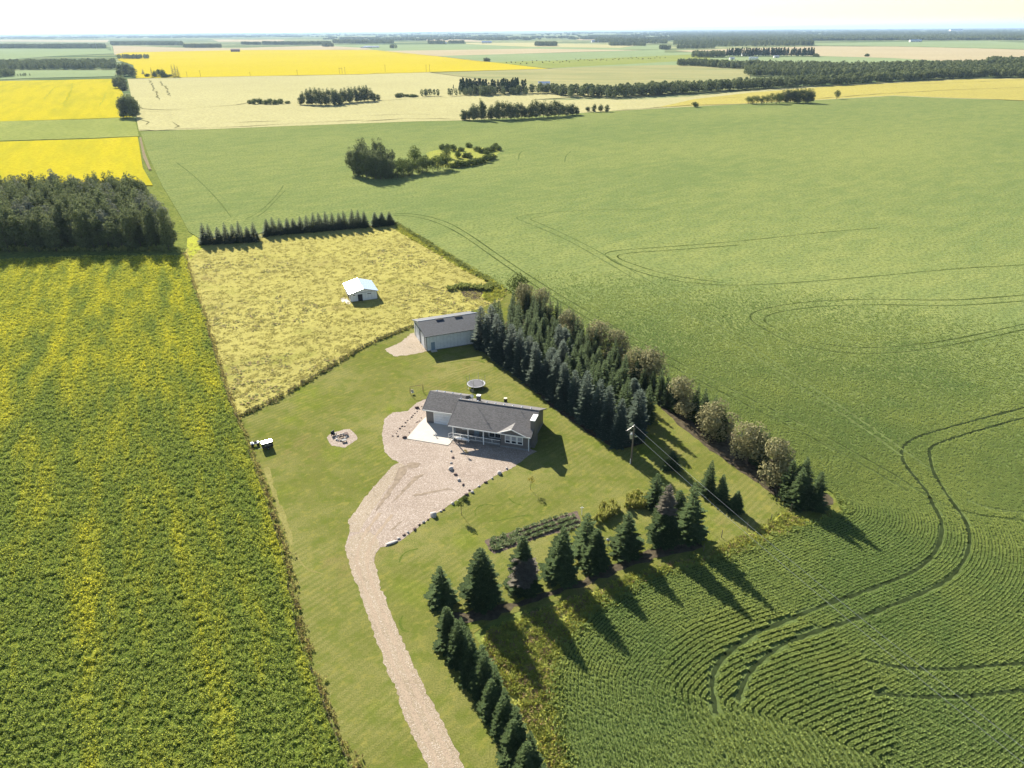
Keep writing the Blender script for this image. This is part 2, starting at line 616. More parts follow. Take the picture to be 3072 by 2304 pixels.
# ------------------------------------------------------------------ scatter (geometry nodes)
def scatter(name, pts, protos, mats, sc=(0.8, 1.2), kind='stuff', label=None, cat=None, tilt=0.0, scales=None):
    """one object: instances of small plants on loose vertices. protos: list of (V, tris, matidx)"""
    pts = np.asarray(pts, np.float32)
    n = len(pts)
    V, Fc, MI, pk = [], [], [], []
    off = 0
    for k, (pv, pf, pm) in enumerate(protos):
        V.append(pv)
        Fc.append(np.asarray(pf) + off)
        MI.append(pm)
        pk.append(np.full(len(pv), k + 1))
        off += len(pv)
    V.append(pts)
    pk.append(np.zeros(n))
    V = np.concatenate(V).astype(np.float32)
    Fc = np.concatenate(Fc).astype(np.int32)
    MI = np.concatenate(MI)
    pk = np.concatenate(pk).astype(np.int32)
    me = npmesh(name, V, Fc, mats, MI)
    a = me.attributes.new('pk', 'INT', 'POINT')
    a.data.foreach_set('value', pk)
    a = me.attributes.new('sc', 'FLOAT', 'POINT')
    s = RNG.uniform(sc[0], sc[1], n) if scales is None else scales
    a.data.foreach_set('value', np.concatenate([np.ones(len(V) - n), s]).astype(np.float32))
    o = link(name, me)
    tag(o, label, cat, None, kind)
    g = bpy.data.node_groups.new(name + '_nodes', 'GeometryNodeTree')
    g.interface.new_socket('Geometry', in_out='INPUT', socket_type='NodeSocketGeometry')
    g.interface.new_socket('Geometry', in_out='OUTPUT', socket_type='NodeSocketGeometry')
    N, L = g.nodes, g.links
    gi, go = N.new('NodeGroupInput'), N.new('NodeGroupOutput')
    at = N.new('GeometryNodeInputNamedAttribute')
    at.data_type = 'INT'
    at.inputs['Name'].default_value = 'pk'

    def sep(k):
        c = N.new('FunctionNodeCompare')
        c.data_type = 'INT'
        c.operation = 'EQUAL'
        ii = [q for q in c.inputs if q.type == 'INT']
        L.new([q for q in at.outputs if q.enabled][0], ii[0])
        ii[1].default_value = k
        sp = N.new('GeometryNodeSeparateGeometry')
        sp.domain = 'POINT'
        L.new(gi.outputs[0], sp.inputs[0])
        L.new(c.outputs[0], sp.inputs[1])
        return sp.outputs[0]
    toi = N.new('GeometryNodeGeometryToInstance')
    for k in range(len(protos)):
        L.new(sep(k + 1), toi.inputs[0])
    iop = N.new('GeometryNodeInstanceOnPoints')
    L.new(sep(0), iop.inputs['Points'])
    L.new(toi.outputs[0], iop.inputs['Instance'])
    iop.inputs['Pick Instance'].default_value = True
    rv = N.new('FunctionNodeRandomValue')
    rv.data_type = 'FLOAT_VECTOR'
    vi = [q for q in rv.inputs if q.type == 'VECTOR']
    vi[0].default_value = (-tilt, -tilt, 0)
    vi[1].default_value = (tilt, tilt, 6.283)
    L.new([q for q in rv.outputs if q.type == 'VECTOR'][0], iop.inputs['Rotation'])
    ri = N.new('FunctionNodeRandomValue')
    ri.data_type = 'INT'
    ii = [q for q in ri.inputs if q.type == 'INT' and q.name in ('Min', 'Max')]
    ii[0].default_value = 0
    ii[1].default_value = len(protos) - 1
    ri.inputs['Seed'].default_value = 5
    L.new([q for q in ri.outputs if q.type == 'INT'][0], iop.inputs['Instance Index'])
    a2 = N.new('GeometryNodeInputNamedAttribute')
    a2.data_type = 'FLOAT'
    a2.inputs['Name'].default_value = 'sc'
    L.new([q for q in a2.outputs if q.enabled][0], iop.inputs['Scale'])
    L.new(iop.outputs[0], go.inputs[0])
    md = o.modifiers.new('scatter', 'NODES')
    md.node_group = g
    return o


def leaf_quads(C, Nn, size, rng, mat=0):
    """two-triangle leaves at centres C facing roughly Nn"""
    n = len(C)
    Nn = Nn / np.maximum(1e-6, np.linalg.norm(Nn, axis=1))[:, None]
    a = rng.normal(size=(n, 3))
    a -= (a * Nn).sum(1)[:, None] * Nn
    a /= np.maximum(1e-6, np.linalg.norm(a, axis=1))[:, None]
    b = np.cross(Nn, a)
    s = size * rng.uniform(.65, 1.35, (n, 1))
    V = np.stack([C - a * s, C + b * s * .62, C + a * s, C - b * s * .62], 1).reshape(-1, 3)
    i = np.arange(n)[:, None] * 4
    T = np.concatenate([i + np.array([[0, 1, 2]]), i + np.array([[0, 2, 3]])], 0)
    return V, T, np.full(len(T), mat)


def tuft(rng, n, r, h, w, mats=(0,), up=.6, flower=0.0, fm=1):
    """a clump of blades or leaves"""
    V, T, I = [], [], []
    for k in range(n):
        a = rng.uniform(0, 6.283)
        q = r * math.sqrt(rng.uniform(0, 1)) * .6
        b = np.array([q * math.cos(a), q * math.sin(a), rng.uniform(0, h * .35)])
        lean = rng.uniform(.2, 1.0) * (1 - up) + .1
        a2 = a + rng.normal(0, .6)
        hh = h * rng.uniform(.55, 1.0)
        tip = b + np.array([math.cos(a2) * lean * r * 2, math.sin(a2) * lean * r * 2, hh - b[2]])
        s = np.array([-math.sin(a2), math.cos(a2), rng.normal(0, .3)]) * w * .5
        o = len(V)
        mid = b * .4 + tip * .6 + np.array([0, 0, h * .1])
        V += [b, mid + s, tip, mid - s]
        T += [(o, o + 1, o + 2), (o, o + 2, o + 3)]
        m = mats[k % len(mats)]
        if flower and rng.uniform() < flower:
            m = fm
        I += [m, m]
    return np.array(V), np.array(T), np.array(I)


def canola_plant(rng):
    V1, T1, I1 = leaf_quads(np.stack([rng.normal(0, .20, 16), rng.normal(0, .20, 16), rng.uniform(.05, .42, 16)], 1),
                            np.stack([rng.normal(0, .7, 16), rng.normal(0, .7, 16), np.ones(16)], 1), .16, rng, 0)
    V2, T2, I2 = leaf_quads(np.stack([rng.normal(0, .17, 9), rng.normal(0, .17, 9), rng.uniform(.38, .60, 9)], 1),
                            rng.normal(0, 1, (9, 3)) + np.array([0, 0, .8]), .085, rng, 1)
    return np.concatenate([V1, V2]), np.concatenate([T1, T2 + len(V1)]), np.concatenate([I1, I2])


def blob_tree(rng, h, r, nl, size, mat=0, base=.15, conic=False):
    """cheap far-off tree: trunk strip and leaves on lobes"""
    u = rng.uniform(0, 1, nl)
    z = h * (base + (1 - base) * u)
    if conic:
        rr = r * (1 - u) ** .9 + .1
    else:
        rr = r * np.sqrt(np.clip(1 - (2 * u - .95) ** 2 / 1.15, .05, 1))
    a = rng.uniform(0, 6.283, nl)
    q = rr * rng.uniform(.6, 1.05, nl)
    C = np.stack([q * np.cos(a), q * np.sin(a), z], 1)
    Nn = np.stack([np.cos(a), np.sin(a), rng.normal(.5, .5, nl)], 1) + rng.normal(0, .35, (nl, 3))
    return leaf_quads(C, Nn, size, rng, mat)


def mergep(parts):
    V, T, I, o = [], [], [], 0
    for v, t, i in parts:
        V.append(v)
        T.append(np.asarray(t) + o)
        I.append(i)
        o += len(v)
    return np.concatenate(V), np.concatenate(T), np.concatenate(I)


# ------------------------------------------------------------------ tree prototypes (crown meshes shared by copies)
def spruce_crown(h, r, seed, mat, dead=None, step_=.30, br=12, power=.82, base=.25):
    rng = np.random.default_rng(seed)
    V, T, I = [], [], []
    z = base
    while z < h - .15:
        t = z / h
        R0 = r * (1 - t) ** power + .06
        if t < .12:
            R0 *= .8 + t * 1.6
        nb = max(5, int(br * (.45 + .55 * (1 - t))))
        ph = rng.uniform(0, 6.283)
        for b in range(nb):
            n0 = len(I)
            a = ph + 6.283 * b / nb + rng.normal(0, .12)
            L = R0 * rng.uniform(.70, 1.10) * (1 + .16 * math.sin(a * 2 + seed) * math.sin(z * 1.1 + seed * 2))
            d = np.array([math.cos(a), math.sin(a), 0])
            s = np.array([-math.sin(a), math.cos(a), 0])
            z0 = z + rng.normal(0, .06)
            up = .30 * t - .22
            p = [np.array([0, 0, z0]) + d * L * q + np.array([0, 0, L * (up * q + .16 * q * q * q)]) for q in (.12, .5, .8, 1.0)]
            w = [.05, .20, .16, .03]
            o = len(V)
            for q in range(4):
                V += [p[q] - s * w[q] * L, p[q] + s * w[q] * L - np.array([0, 0, .03])]
            for q in range(3):
                T += [(o + 2 * q, o + 2 * q + 2, o + 2 * q + 3), (o + 2 * q, o + 2 * q + 3, o + 2 * q + 1)]
            for q in (.30, .52, .72, .90):
                c = np.array([0, 0, z0]) + d * L * q + np.array([0, 0, L * (up * q + .16 * q ** 3)])
                for sg in (-1, 1):
                    l2 = L * .34 * (1.15 - q) + .12
                    tip = c + (s * sg * .9 + d * .75) * l2 * rng.uniform(.75, 1.25) + np.array([0, 0, -l2 * rng.uniform(.0, .45)])
                    o2 = len(V)
                    V += [c - d * l2 * .22, tip, c + d * l2 * .42]
                    T += [(o2, o2 + 1, o2 + 2)]
                    I += [0] * (len(T) - 1 - len(I)) + [2 if q > .6 and rng.uniform() < .6 else 0]
            I += [0] * (len(T) - len(I))
            if dead and dead(z0, a):
                I[n0:] = [1] * (len(I) - n0)
        z += step_ * (.75 + .5 * (1 - t)) * rng.uniform(.85, 1.15)
    o = len(V)
    V += [np.array([.05, 0, h - .6]), np.array([-.04, .04, h - .6]), np.array([0, 0, h]), np.array([0, -.05, h - .6])]
    T += [(o, o + 1, o + 2), (o + 1, o + 3, o + 2), (o + 3, o, o + 2)]
    I += [0] * 3
    V, T, I = np.array(V), np.array(T), np.array(I)
    tip = M['tip_blue'] if mat == M['spruce_blue'] else M['tip_green']
    if dead:
        return [npmesh('spruce_crown', V, T[I != 1], [mat, tip], I[I != 1] // 2), npmesh('dead_branches', V, T[I == 1], [M['spruce_dead']])]
    return npmesh('spruce_crown', V, T, [mat, tip], I // 2)


def leafy_crown(h, r, seed, mat, nl, size, base, lobes=9, squash=1.0, mats=None):
    rng = np.random.default_rng(seed)
    zc = h * (1 + base) / 2
    hz = h * (1 - base) / 2
    Cs = []
    for k in range(lobes):
        a = rng.uniform(0, 6.283)
        u = rng.uniform(-1.0, .85)
        rad = r * .62 * math.sqrt(max(.3, 1 - u * u)) * rng.uniform(.5, 1.0)
        Cs.append((rad * math.cos(a), rad * math.sin(a), zc + hz * .72 * u, r * rng.uniform(.34, .58)))
    Cs.append((0, 0, h - r * .42, r * .42))
    Cs = np.array(Cs)
    w = Cs[:, 3] ** 2
    k = rng.choice(len(Cs), nl, p=w / w.sum())
    dvec = rng.normal(size=(nl, 3))
    dvec /= np.linalg.norm(dvec, axis=1)[:, None]
    q = rng.uniform(.72, 1.08, (nl, 1))
    C = Cs[k, :3] + dvec * Cs[k, 3:4] * q * np.array([[1, 1, 1.0 / squash]])
    C[:, 2] = np.clip(C[:, 2], .15, None)
    V, T, I = leaf_quads(C, dvec + rng.normal(0, .45, (nl, 3)), size, rng)
    return npmesh('leafy_crown', V, T, [mat])


def trunk_mesh(h, r, seed, limbs=0, spread=1.0, lo=.25):
    rng = random.Random(seed)
    b = MB()
    b.tube([(0, 0, -.1), (rng.uniform(-.05, .05), 0, h * .5), (rng.uniform(-.1, .1), rng.uniform(-.1, .1), h)], [r, r * .65, r * .15], 6)
    for k in range(limbs):
        a = rng.uniform(0, 6.283)
        z = h * rng.uniform(lo, .7)
        L = spread * rng.uniform(.5, .9)
        b.tube([(0, 0, z), (math.cos(a) * L * .5, math.sin(a) * L * .5, z + L * .35), (math.cos(a) * L, math.sin(a) * L, z + L * .9)], [r * .45, r * .3, r * .1], 4)
    return b.mesh('trunk', M['bark'])


PROTO = {}


def build_protos():
    PROTO['blue'] = [(12.0, 1.9, spruce_crown(12, 1.9, 10 + k, M['spruce_blue'], br=13, power=(.46, .55, .5, .6)[k], step_=.42), trunk_mesh(11, .16, k)) for k in range(4)]
    PROTO['green'] = [(9.0, 1.9, spruce_crown(9, 1.9, 30 + k, M['spruce_green'], br=11, step_=.38), trunk_mesh(8, .15, k)) for k in range(4)]
    PROTO['front'] = [(11.0, 2.9, spruce_crown(11, 2.9, 50 + k, M['spruce_green'], br=(14, 11, 13, 10)[k % 4], power=(.60, .85, .72, .66)[k % 4], step_=(.36, .46, .4, .5)[k % 4]), trunk_mesh(10, .2, k)) for k in range(6)]
    PROTO['wind'] = [(8.5, 1.9, spruce_crown(8.5, 1.9, 70 + k, M['spruce_green'], br=12, step_=.36), trunk_mesh(7.5, .14, k)) for k in range(3)]
    PROTO['silver'] = [(6.0, 2.7, leafy_crown(6, 2.7, 90 + k, M['silver_leaf'], 3000, .16, .08, 16), trunk_mesh(4.5, .14, k, 6, 1.6)) for k in range(3)]
    PROTO['poplar'] = [(7.5, 2.4, leafy_crown(7.5, 2.4, 95 + k, M['bush_leaf'], 1800, .16, .12, 12), trunk_mesh(6, .14, k, 5, 1.4)) for k in range(2)]
    PROTO['aspen'] = [(16.0, 2.9, leafy_crown(16, 2.9, 100 + k, M['aspen_leaf'], 2400, .30, -.02, 30, .8), trunk_mesh(13, .17, k, 5, 1.8, .4)) for k in range(5)]
    PROTO['pale'] = [(16.0, 3.0, leafy_crown(16, 3.0, 110 + k, M['aspen_pale'], 2300, .32, .05, 28, .8), trunk_mesh(13, .17, k, 5, 1.8, .4)) for k in range(2)]
    PROTO['bush'] = [(4.0, 2.4, leafy_crown(4, 2.4, 120 + k, M['bush_leaf'], 700, .26, .02, 10), trunk_mesh(2.5, .10, k, 5, 1.2, .1)) for k in range(3)]


build_protos()
NTREE = [0]


def plant(name, kind, x, y, h, label, cat, group=None, rr=None, trunk=True):
    NTREE[0] += 1
    k = PROTO[kind][NTREE[0] % len(PROTO[kind])]
    s = h / k[0]
    sr = s if rr is None else rr / k[1]
    o = root(name, x, y, label, cat, group, random.uniform(0, 6.28), (sr * random.uniform(.93, 1.07), sr * random.uniform(.93, 1.07), s))
    o.rotation_euler.x = random.gauss(0, .022)
    o.rotation_euler.y = random.gauss(0, .022)
    link('crown', k[2], o)
    if trunk:
        link('trunk', k[3], o)
    return o


ORD = ['first', 'second', 'third', 'fourth', 'fifth', 'sixth', 'seventh', 'eighth', 'ninth', 'tenth', 'eleventh', 'twelfth', 'thirteenth',
       'fourteenth', 'fifteenth', 'sixteenth', 'seventeenth', 'eighteenth', 'nineteenth', 'twentieth', 'twenty-first', 'twenty-second', 'twenty-third', 'twenty-fourth', 'twenty-fifth']


def away(bx, by, d):
    """ground point d metres beyond the picture point, seen from above the camera foot"""
    w = P(bx, by)
    r = math.hypot(*w)
    return (w[0] * (1 + d / r), w[1] * (1 + d / r))


def tall_at(w, ty):
    lo, hi = .2, 60.0
    for _ in range(30):
        m = (lo + hi) / 2
        if proj([(w[0], w[1], m)])[1][0] > ty:
            lo = m
        else:
            hi = m
    return lo

# ================================================================== THE GROUND
BIG = 60000.0
sheet('ground', [(-BIG, -3000), (BIG, -3000), (BIG, BIG), (-BIG, BIG)], -.35, M['far_land'], world=True)
sheet('rough_grass', [(-420, -60), (420, -60), (420, 700), (-420, 700)], -.03, M['rough'], world=True)

LAWN = D((786, 1720), (735, 1600), (690, 1480), (655, 1390), (615, 1195), (575, 1065), (545, 985), (513, 900), (600, 860), (680, 812), (740, 775), (790, 745),
         (840, 722), (893, 703), (1035, 662), (1090, 618), (1800, 1078)) + [(2530, 1530), (2465, 1569), (2374, 1594), (2309, 1623), (2150, 1672), (2040, 1700), (1900, 1740),
        (1780, 1775), (1640, 1810), (1500, 1850), (1420, 1900), (1480, 2000), (1540, 2100), (1590, 2200), (1650, 2330), (1700, 2480)] + D((900, 1760))
sheet('lawn', LAWN, .0, M['lawn'])
PAST = D((398, 546), (425, 508), (440, 515), (850, 480), (862, 485), (1092, 620), (1085, 648), (1030, 668), (893, 708), (840, 726), (790, 749), (740, 779), (680, 816),
         (600, 864), (513, 904), (480, 825), (460, 745), (430, 655), (405, 578))
_, PASTW = sheet('pasture', PAST, .012, M['pasture'], rough=(2.0, .15))
CANOLA = D((-90, 575), (0, 560), (200, 552), (400, 552), (405, 578), (430, 655), (458, 745), (478, 822), (510, 905), (541, 985), (571, 1065), (611, 1195), (650, 1390),
           (685, 1480), (728, 1600), (775, 1720), (780, 1800), (-260, 1800))
_, CANW = sheet('canola_field', CANOLA, .45, M['canola'], skirt=0.0, rough=(2.5, .18))

EDGE_PX = [(1760, 2520), (1740, 2420), (1710, 2304), (1695, 2246), (1681, 2210), (1670, 2137), (1666, 2064), (1671, 1991), (1704, 1926), (1768, 1857), (1825, 1812), (1912, 1758),
           (1990, 1727), (2024, 1717), (2121, 1685), (2226, 1661), (2309, 1623), (2374, 1594), (2465, 1569), (2520, 1545), (2545, 1525), (2535, 1505), (2500, 1480)]
EDGE = smooth([P(a, b, .1) for a, b in EDGE_PX], 2) + [P(1514, 864, .1), P(1197, 676, .1)]
NW = [P(a, b, .3) for a, b in D((864, 483), (855, 481), (430, 514), (408, 500), (392, 470), (350, 400), (322, 340), (306, 292), (302, 284), (450, 278), (600, 272), (700, 268), (800, 263), (900, 261), (1000, 259), (1100, 254),
                                (1300, 240), (1400, 234), (1500, 229), (1620, 223), (1750, 216), (1840, 211), (1930, 206), (2000, 208), (2050, 211), (2212, 218), (2500, 226))]
FIELD = EDGE + NW + [(900, 500), (900, 20), (60, 20)]
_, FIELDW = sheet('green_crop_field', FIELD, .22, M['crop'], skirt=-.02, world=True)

GRAVEL = D((808, 1215), (812, 1195), (822, 1182), (838, 1181), (870, 1165), (935, 1115), (1010, 1065), (1080, 1022), (1105, 1012), (1140, 985), (1160, 975), (1060, 930), (980, 900), (926, 862), (918, 862),
           (900, 870), (880, 888), (848, 891), (830, 905), (825, 940), (830, 975), (845, 990), (862, 1000), (850, 1005), (800, 1060), (752, 1125), (757, 1130), (755, 1150), (745, 1180), (770, 1215))
sheet('gravel_yard', GRAVEL, .012, M['gravel'], rough=(.5, .07))
DRIVE = D((925, 1659), (893, 1590), (862, 1520), (858, 1490), (835, 1450), (820, 1400), (790, 1320), (775, 1270), (760, 1240), (750, 1205), (745, 1180), (756, 1160), (780, 1150), (800, 1150), (815, 1165),
          (820, 1180), (810, 1195), (808, 1215), (820, 1260), (850, 1340), (890, 1430), (930, 1510), (975, 1600), (1003, 1659), (1060, 1800), (985, 1800))
sheet('driveway', DRIVE, .020, M['drive'], rough=(.45, .10))
sheet('driveway_edge', D((752, 1125), (800, 1060), (850, 1005), (868, 1000), (876, 1010), (840, 1050), (800, 1110), (775, 1150), (757, 1150)), .017, M['drive'], rough=(.6, .12))
for k, (pa, wd) in enumerate([(D((862, 1010), (880, 1005), (878, 1020), (850, 1055), (838, 1075), (812, 1105), (818, 1088), (848, 1045)), 0),
                              (ZM(700, 1200, 3.16, (1500, 1240), (1640, 1120), (1600, 1145), (1490, 1225)), 0),
                              (ZM(700, 1200, 3.16, (1700, 900), (2030, 835), (2100, 850), (2030, 850), (1720, 915)), 0),
                              (ZM(700, 1200, 3.16, (1500, 975), (1720, 720), (1830, 690), (1700, 790), (1560, 930)), 0),
                              (ZM(700, 1200, 3.16, (1640, 600), (1700, 590), (1780, 600), (1750, 640), (1660, 650)), 0)]):
    sheet('tyre_mark', pa, .024, M['track_gravel'] if 'track_gravel' in M else M.setdefault('track_gravel', plain('damp_darker_gravel', (.25, .20, .15), .95, .25, .1, scale=1.2)), rough=(.6, .08))
sheet('shop_apron', ZM(1100, 900, 2.765, (150, 410), (290, 345), (340, 300), (385, 268), (410, 300), (505, 425), (430, 440), (340, 458), (235, 467), (185, 440)), .012, M['drive'], rough=(.5, .12))
sheet('mulch_bed', D((1420, 875), (1500, 945), (1600, 1020), (1720, 1100), (1745, 1105), (1800, 1090), (1800, 1078), (1760, 1050), (1600, 945), (1450, 855)), .006, M['mulch'], rough=(1.0, .2))
sheet('mulch_bed', [(1450, 1046), (1530, 1115), (1640, 1205), (1760, 1298), (1850, 1350), (1930, 1330), (1900, 1210), (1700, 1060), (1540, 940), (1500, 990)], .006, M['mulch'], rough=(1.0, .2))
sheet('mulch_bed', [(1330, 1840), (1400, 1840), (1568, 1800), (1677, 1765), (1782, 1720), (1872, 1680), (1984, 1640), (2090, 1600), (2110, 1640), (1984, 1672), (1872, 1708), (1782, 1746), (1677, 1782), (1568, 1818), (1470, 1862), (1400, 1870), (1350, 1858)], .006, M['mulch'], rough=(1.0, .25))
sheet('bare_dirt_patch', ZM(900, 650, 2.765, (1340, 610), (1440, 590), (1510, 600), (1520, 640), (1500, 680), (1430, 690), (1360, 660)), .02, M['mulch'], rough=(.8, .3))
sheet('garden_soil', [(1454, 1621), (1590, 1576), (1731, 1532), (1742, 1560), (1735, 1583), (1620, 1612), (1483, 1662), (1466, 1648)], .010, M['garden_soil'], rough=(.5, .06))
sheet('fire_pit_pad', ZM(970, 1280, 18.43, (180, 600), (350, 430), (600, 310), (850, 250), (1100, 170), (1450, 120), (1650, 300), (1800, 450), (1890, 600), (1870, 700), (1600, 900), (1400, 1010), (1200, 1160), (1000, 1130), (700, 1080), (450, 1040), (330, 880)), .014, M['gravel'], rough=(.3, .04))

# wheel tracks pressed into the crop
TRACKS = [
    D((1948, 985), (1952, 1000), (1975, 1030), (2005, 1065)) + [(2795, 1510), (2824, 1558), (2826, 1607), (2804, 1660), (2756, 1708), (2678, 1742), (2582, 1779), (2485, 1810), (2412, 1839), (2330, 1873), (2271, 1897), (2208, 1936), (2165, 1975), (2141, 2014), (2134, 2050), (2138, 2082), (2146, 2140)],
    D((2008, 985), (2015, 1020), (2040, 1060)) + [(2858, 1510), (2897, 1558), (2911, 1621), (2897, 1674), (2863, 1723), (2814, 1757), (2727, 1796), (2630, 1834), (2533, 1868), (2436, 1897), (2339, 1936), (2290, 1975), (2252, 2009), (2225, 2060), (2213, 2100)],
    D((1948, 985), (1947, 972), (1955, 960), (1980, 944), (2040, 926), (2120, 905), (2212, 880), (2300, 862)),
    D((2008, 985), (2006, 972), (2020, 960), (2060, 946), (2130, 925), (2212, 902), (2300, 885)),
    D((2212, 637), (2050, 650), (1900, 645), (1750, 650), (1660, 664), (1622, 676), (1620, 690), (1640, 705), (1700, 738), (1790, 760), (1900, 766), (2040, 750), (2212, 712), (2300, 690)),
    D((2212, 650), (2050, 662), (1900, 657), (1760, 662), (1680, 674), (1652, 684), (1650, 694), (1668, 706), (1720, 730), (1800, 748), (1900, 753), (2040, 738), (2212, 700)),
    D((2212, 572), (2060, 580), (1900, 596), (1700, 612), (1560, 618), (1440, 605), (1350, 578), (1305, 553), (1310, 545), (1340, 540), (1440, 533), (1600, 521), (1760, 503), (1900, 492)),
    D((1560, 610), (1450, 596), (1370, 572), (1328, 555), (1345, 547), (1440, 541), (1600, 529)),
    D((1420, 452), (1300, 452), (1180, 459), (1125, 466), (1112, 471), (1140, 482), (1220, 515), (1300, 560), (1450, 650), (1600, 750), (1750, 850), (1880, 935), (1948, 985)),
    D((1180, 466), (1140, 472), (1160, 480), (1230, 510), (1310, 552), (1460, 640), (1640, 760), (1790, 860), (1920, 950), (2005, 1010)),
    D((850, 461), (900, 462), (960, 476), (1010, 503), (1090, 560), (1200, 632), (1330, 708), (1450, 775), (1600, 852), (1750, 925), (1860, 985), (1940, 1030), (2010, 1078), (2090, 1110), (2212, 1125), (2350, 1150)),
    D((850, 465), (895, 467), (945, 480), (1000, 508), (1080, 566), (1190, 640), (1320, 718), (1440, 786), (1590, 864), (1740, 938), (1850, 998), (1960, 1060)),
    D((2090, 1082), (2140, 1100), (2212, 1107), (2350, 1128)),
    D((530, 474), (560, 458), (575, 445), (590, 430), (607, 410), (612, 400)),
    D((556, 468), (575, 455), (598, 430), (616, 412)),
    D((1120, 345), (1122, 330), (1135, 324)), D((1220, 350), (1222, 336), (1233, 328)),
    D((380, 350), (420, 380), (470, 430), (500, 470)),
    [(2600, 1980), (2700, 2005), (2830, 2010), (2950, 1998), (3072, 1990), (3200, 1985)],
    [(2620, 2080), (2760, 2092), (2900, 2090), (3072, 2070), (3200, 2060)],
]
TRW = []
M['faint'] = plain('faint_wheel_mark_in_crop', (.105, .135, .045), .95, .3, 0, scale=.5)
for k, tr in enumerate(TRACKS):
    ln = smooth([P(a, b, .23) for a, b in tr], 2)
    TRW.append(ln)
    V, Fc = [], []
    wob = 0
    for i, p in enumerate(ln):
        a = ln[max(i - 1, 0)]
        b = ln[min(i + 1, len(ln) - 1)]
        L = math.dist(a, b)
        nx, ny = -(b[1] - a[1]) / L, (b[0] - a[0]) / L
        far = math.hypot(p[0], p[1] )
        w = (.27 if k < 4 else .24) * random.uniform(.5, 1.3) * (1 + .0010 * far)
        V += [(p[0] + nx * w, p[1] + ny * w, .236 + .002 * (k % 5)), (p[0] - nx * w, p[1] - ny * w, .236 + .002 * (k % 5))]
        if i:
            Fc.append((2 * i - 2, 2 * i - 1, 2 * i + 1, 2 * i))
    o = link('wheel_track', npmesh('wheel_track', V, Fc, [M['faint' if k in (12, 13, 14, 15, 16, 17, 8, 9) else 'crop_dark' if k in (4, 5, 6, 7, 10, 11) else 'rut']]))
    tag(o, None, None, None, 'structure')

# shaded floor of the near crop, where the rows stand as plants
def near_poly(ymin):
    return [p for p in ymin]


# ------------------------------------------------------------------ distant fields (crop canopies at their own small heights)
def fld(name, px, mat, z):
    return sheet(name, px, z, M[mat], skirt=-.3)


A_ = lambda *p: ZM(0, 0, 2.011, *p)
B_ = lambda *p: ZM(1000, 60, 2.212, *p)
C_ = lambda *p: ZM(1950, 60, 1.971, *p)
fld('wheat_field', D((300, 282), (296, 262), (275, 170), (405, 167), (790, 160), (928, 156), (1060, 174), (1300, 195), (1300, 206), (1150, 215), (1250, 216), (1400, 215), (1500, 208), (1620, 196), (1800, 182), (2090, 170),
                        (2400, 168), (2400, 222), (2050, 212), (1930, 207), (1750, 217), (1500, 230), (1300, 241), (1000, 260), (900, 262), (600, 273), (450, 279)), 'wheat', .30)
fld('yellow_wheat_field', D((1420, 232), (1500, 214), (1620, 200), (1800, 186), (2090, 171), (2400, 169), (2400, 222), (2050, 211), (1930, 206), (1750, 216), (1500, 229)), 'wheat_yellow', .36)
fld('golden_field_corner', D((1950, 200), (2212, 192), (2400, 190), (2400, 222), (2212, 217), (2050, 210), (1935, 205)), 'wheat_yellow', .40)
fld('yellow_canola_field', D((-90, 178), (0, 175), (120, 173), (242, 170), (262, 195), (275, 220), (290, 252), (200, 256), (0, 262), (-90, 264)), 'yellow_lines', .40)
fld('green_field_strip', D((-90, 264), (0, 262), (200, 257), (290, 252), (300, 294), (200, 298), (0, 304), (-90, 306)), 'mid_green', .34)
fld('yellow_canola_field', D((-90, 309), (0, 306), (200, 300), (297, 295), (300, 310), (308, 362), (330, 400), (-90, 400)), 'yellow_lines', .42)
fld('bright_canola_field', [(345, 152), (716, 149), (1127, 150), (1300, 167), (1452, 184), (1646, 206), (1100, 222), (547, 232), (408, 234), (400, 195), (355, 180)], 'yellow', .5)
fld('patchy_field', [(1290, 218), (1646, 206), (1800, 199), (2000, 195), (2250, 200), (2250, 258), (2000, 266), (1800, 262), (1640, 262), (1466, 241)], 'wheat_patchy', .45)
fld('pale_green_field', [(1316, 168), (1500, 166), (2000, 158), (2400, 150), (3072, 160), (3300, 165), (3300, 210), (2600, 230), (2200, 200), (1646, 205), (1452, 184)], 'pale_green', .35)
fld('hay_field', B_((1000, 280), (1500, 268), (2212, 235), (2500, 225), (2500, 262), (2000, 290), (1430, 320), (1200, 296)), 'mid_green', .42)
fld('pale_field_strip', B_((290, 205), (700, 200), (1300, 190), (2050, 200), (1600, 212), (700, 240), (500, 228)), 'pinkish', .40)
fld('mid_green_field', B_((640, 240), (1300, 222), (2200, 196), (2200, 236), (1500, 262), (1000, 276)), 'pale_green', .44)
fld('pinkish_field', C_((150, 182), (500, 170), (970, 155), (1500, 158), (2212, 175), (2500, 182), (2500, 246), (1750, 243), (1450, 225), (900, 210), (560, 208)), 'pinkish', .5)
fld('far_pale_field', C_((970, 150), (980, 138), (1500, 128), (2010, 124), (2212, 135), (2500, 140), (2500, 172), (2212, 172), (1500, 155)), 'pale_green', .45)
fld('far_pale_field', A_((-80, 365), (0, 363), (300, 340), (700, 322), (665, 305), (640, 294), (0, 293), (-80, 294)), 'pale_green', .5)
fld('far_wheat_field', A_((680, 276), (1110, 288), (1400, 290), (1950, 275), (2212, 290), (2250, 300), (1440, 302), (750, 316), (690, 330)), 'pinkish', .55)
fld('far_pale_field', A_((0, 480), (200, 470), (690, 460), (700, 424), (390, 423), (110, 424), (0, 440), (-80, 442), (-80, 484)), 'pale_green', .5)
fld('far_wheat_field', A_((0, 240), (660, 241), (645, 254), (0, 250)), 'pinkish', .6)
fld('far_wheat_field', A_((1280, 238), (1720, 240), (1700, 252), (1320, 252)), 'pinkish', .6)
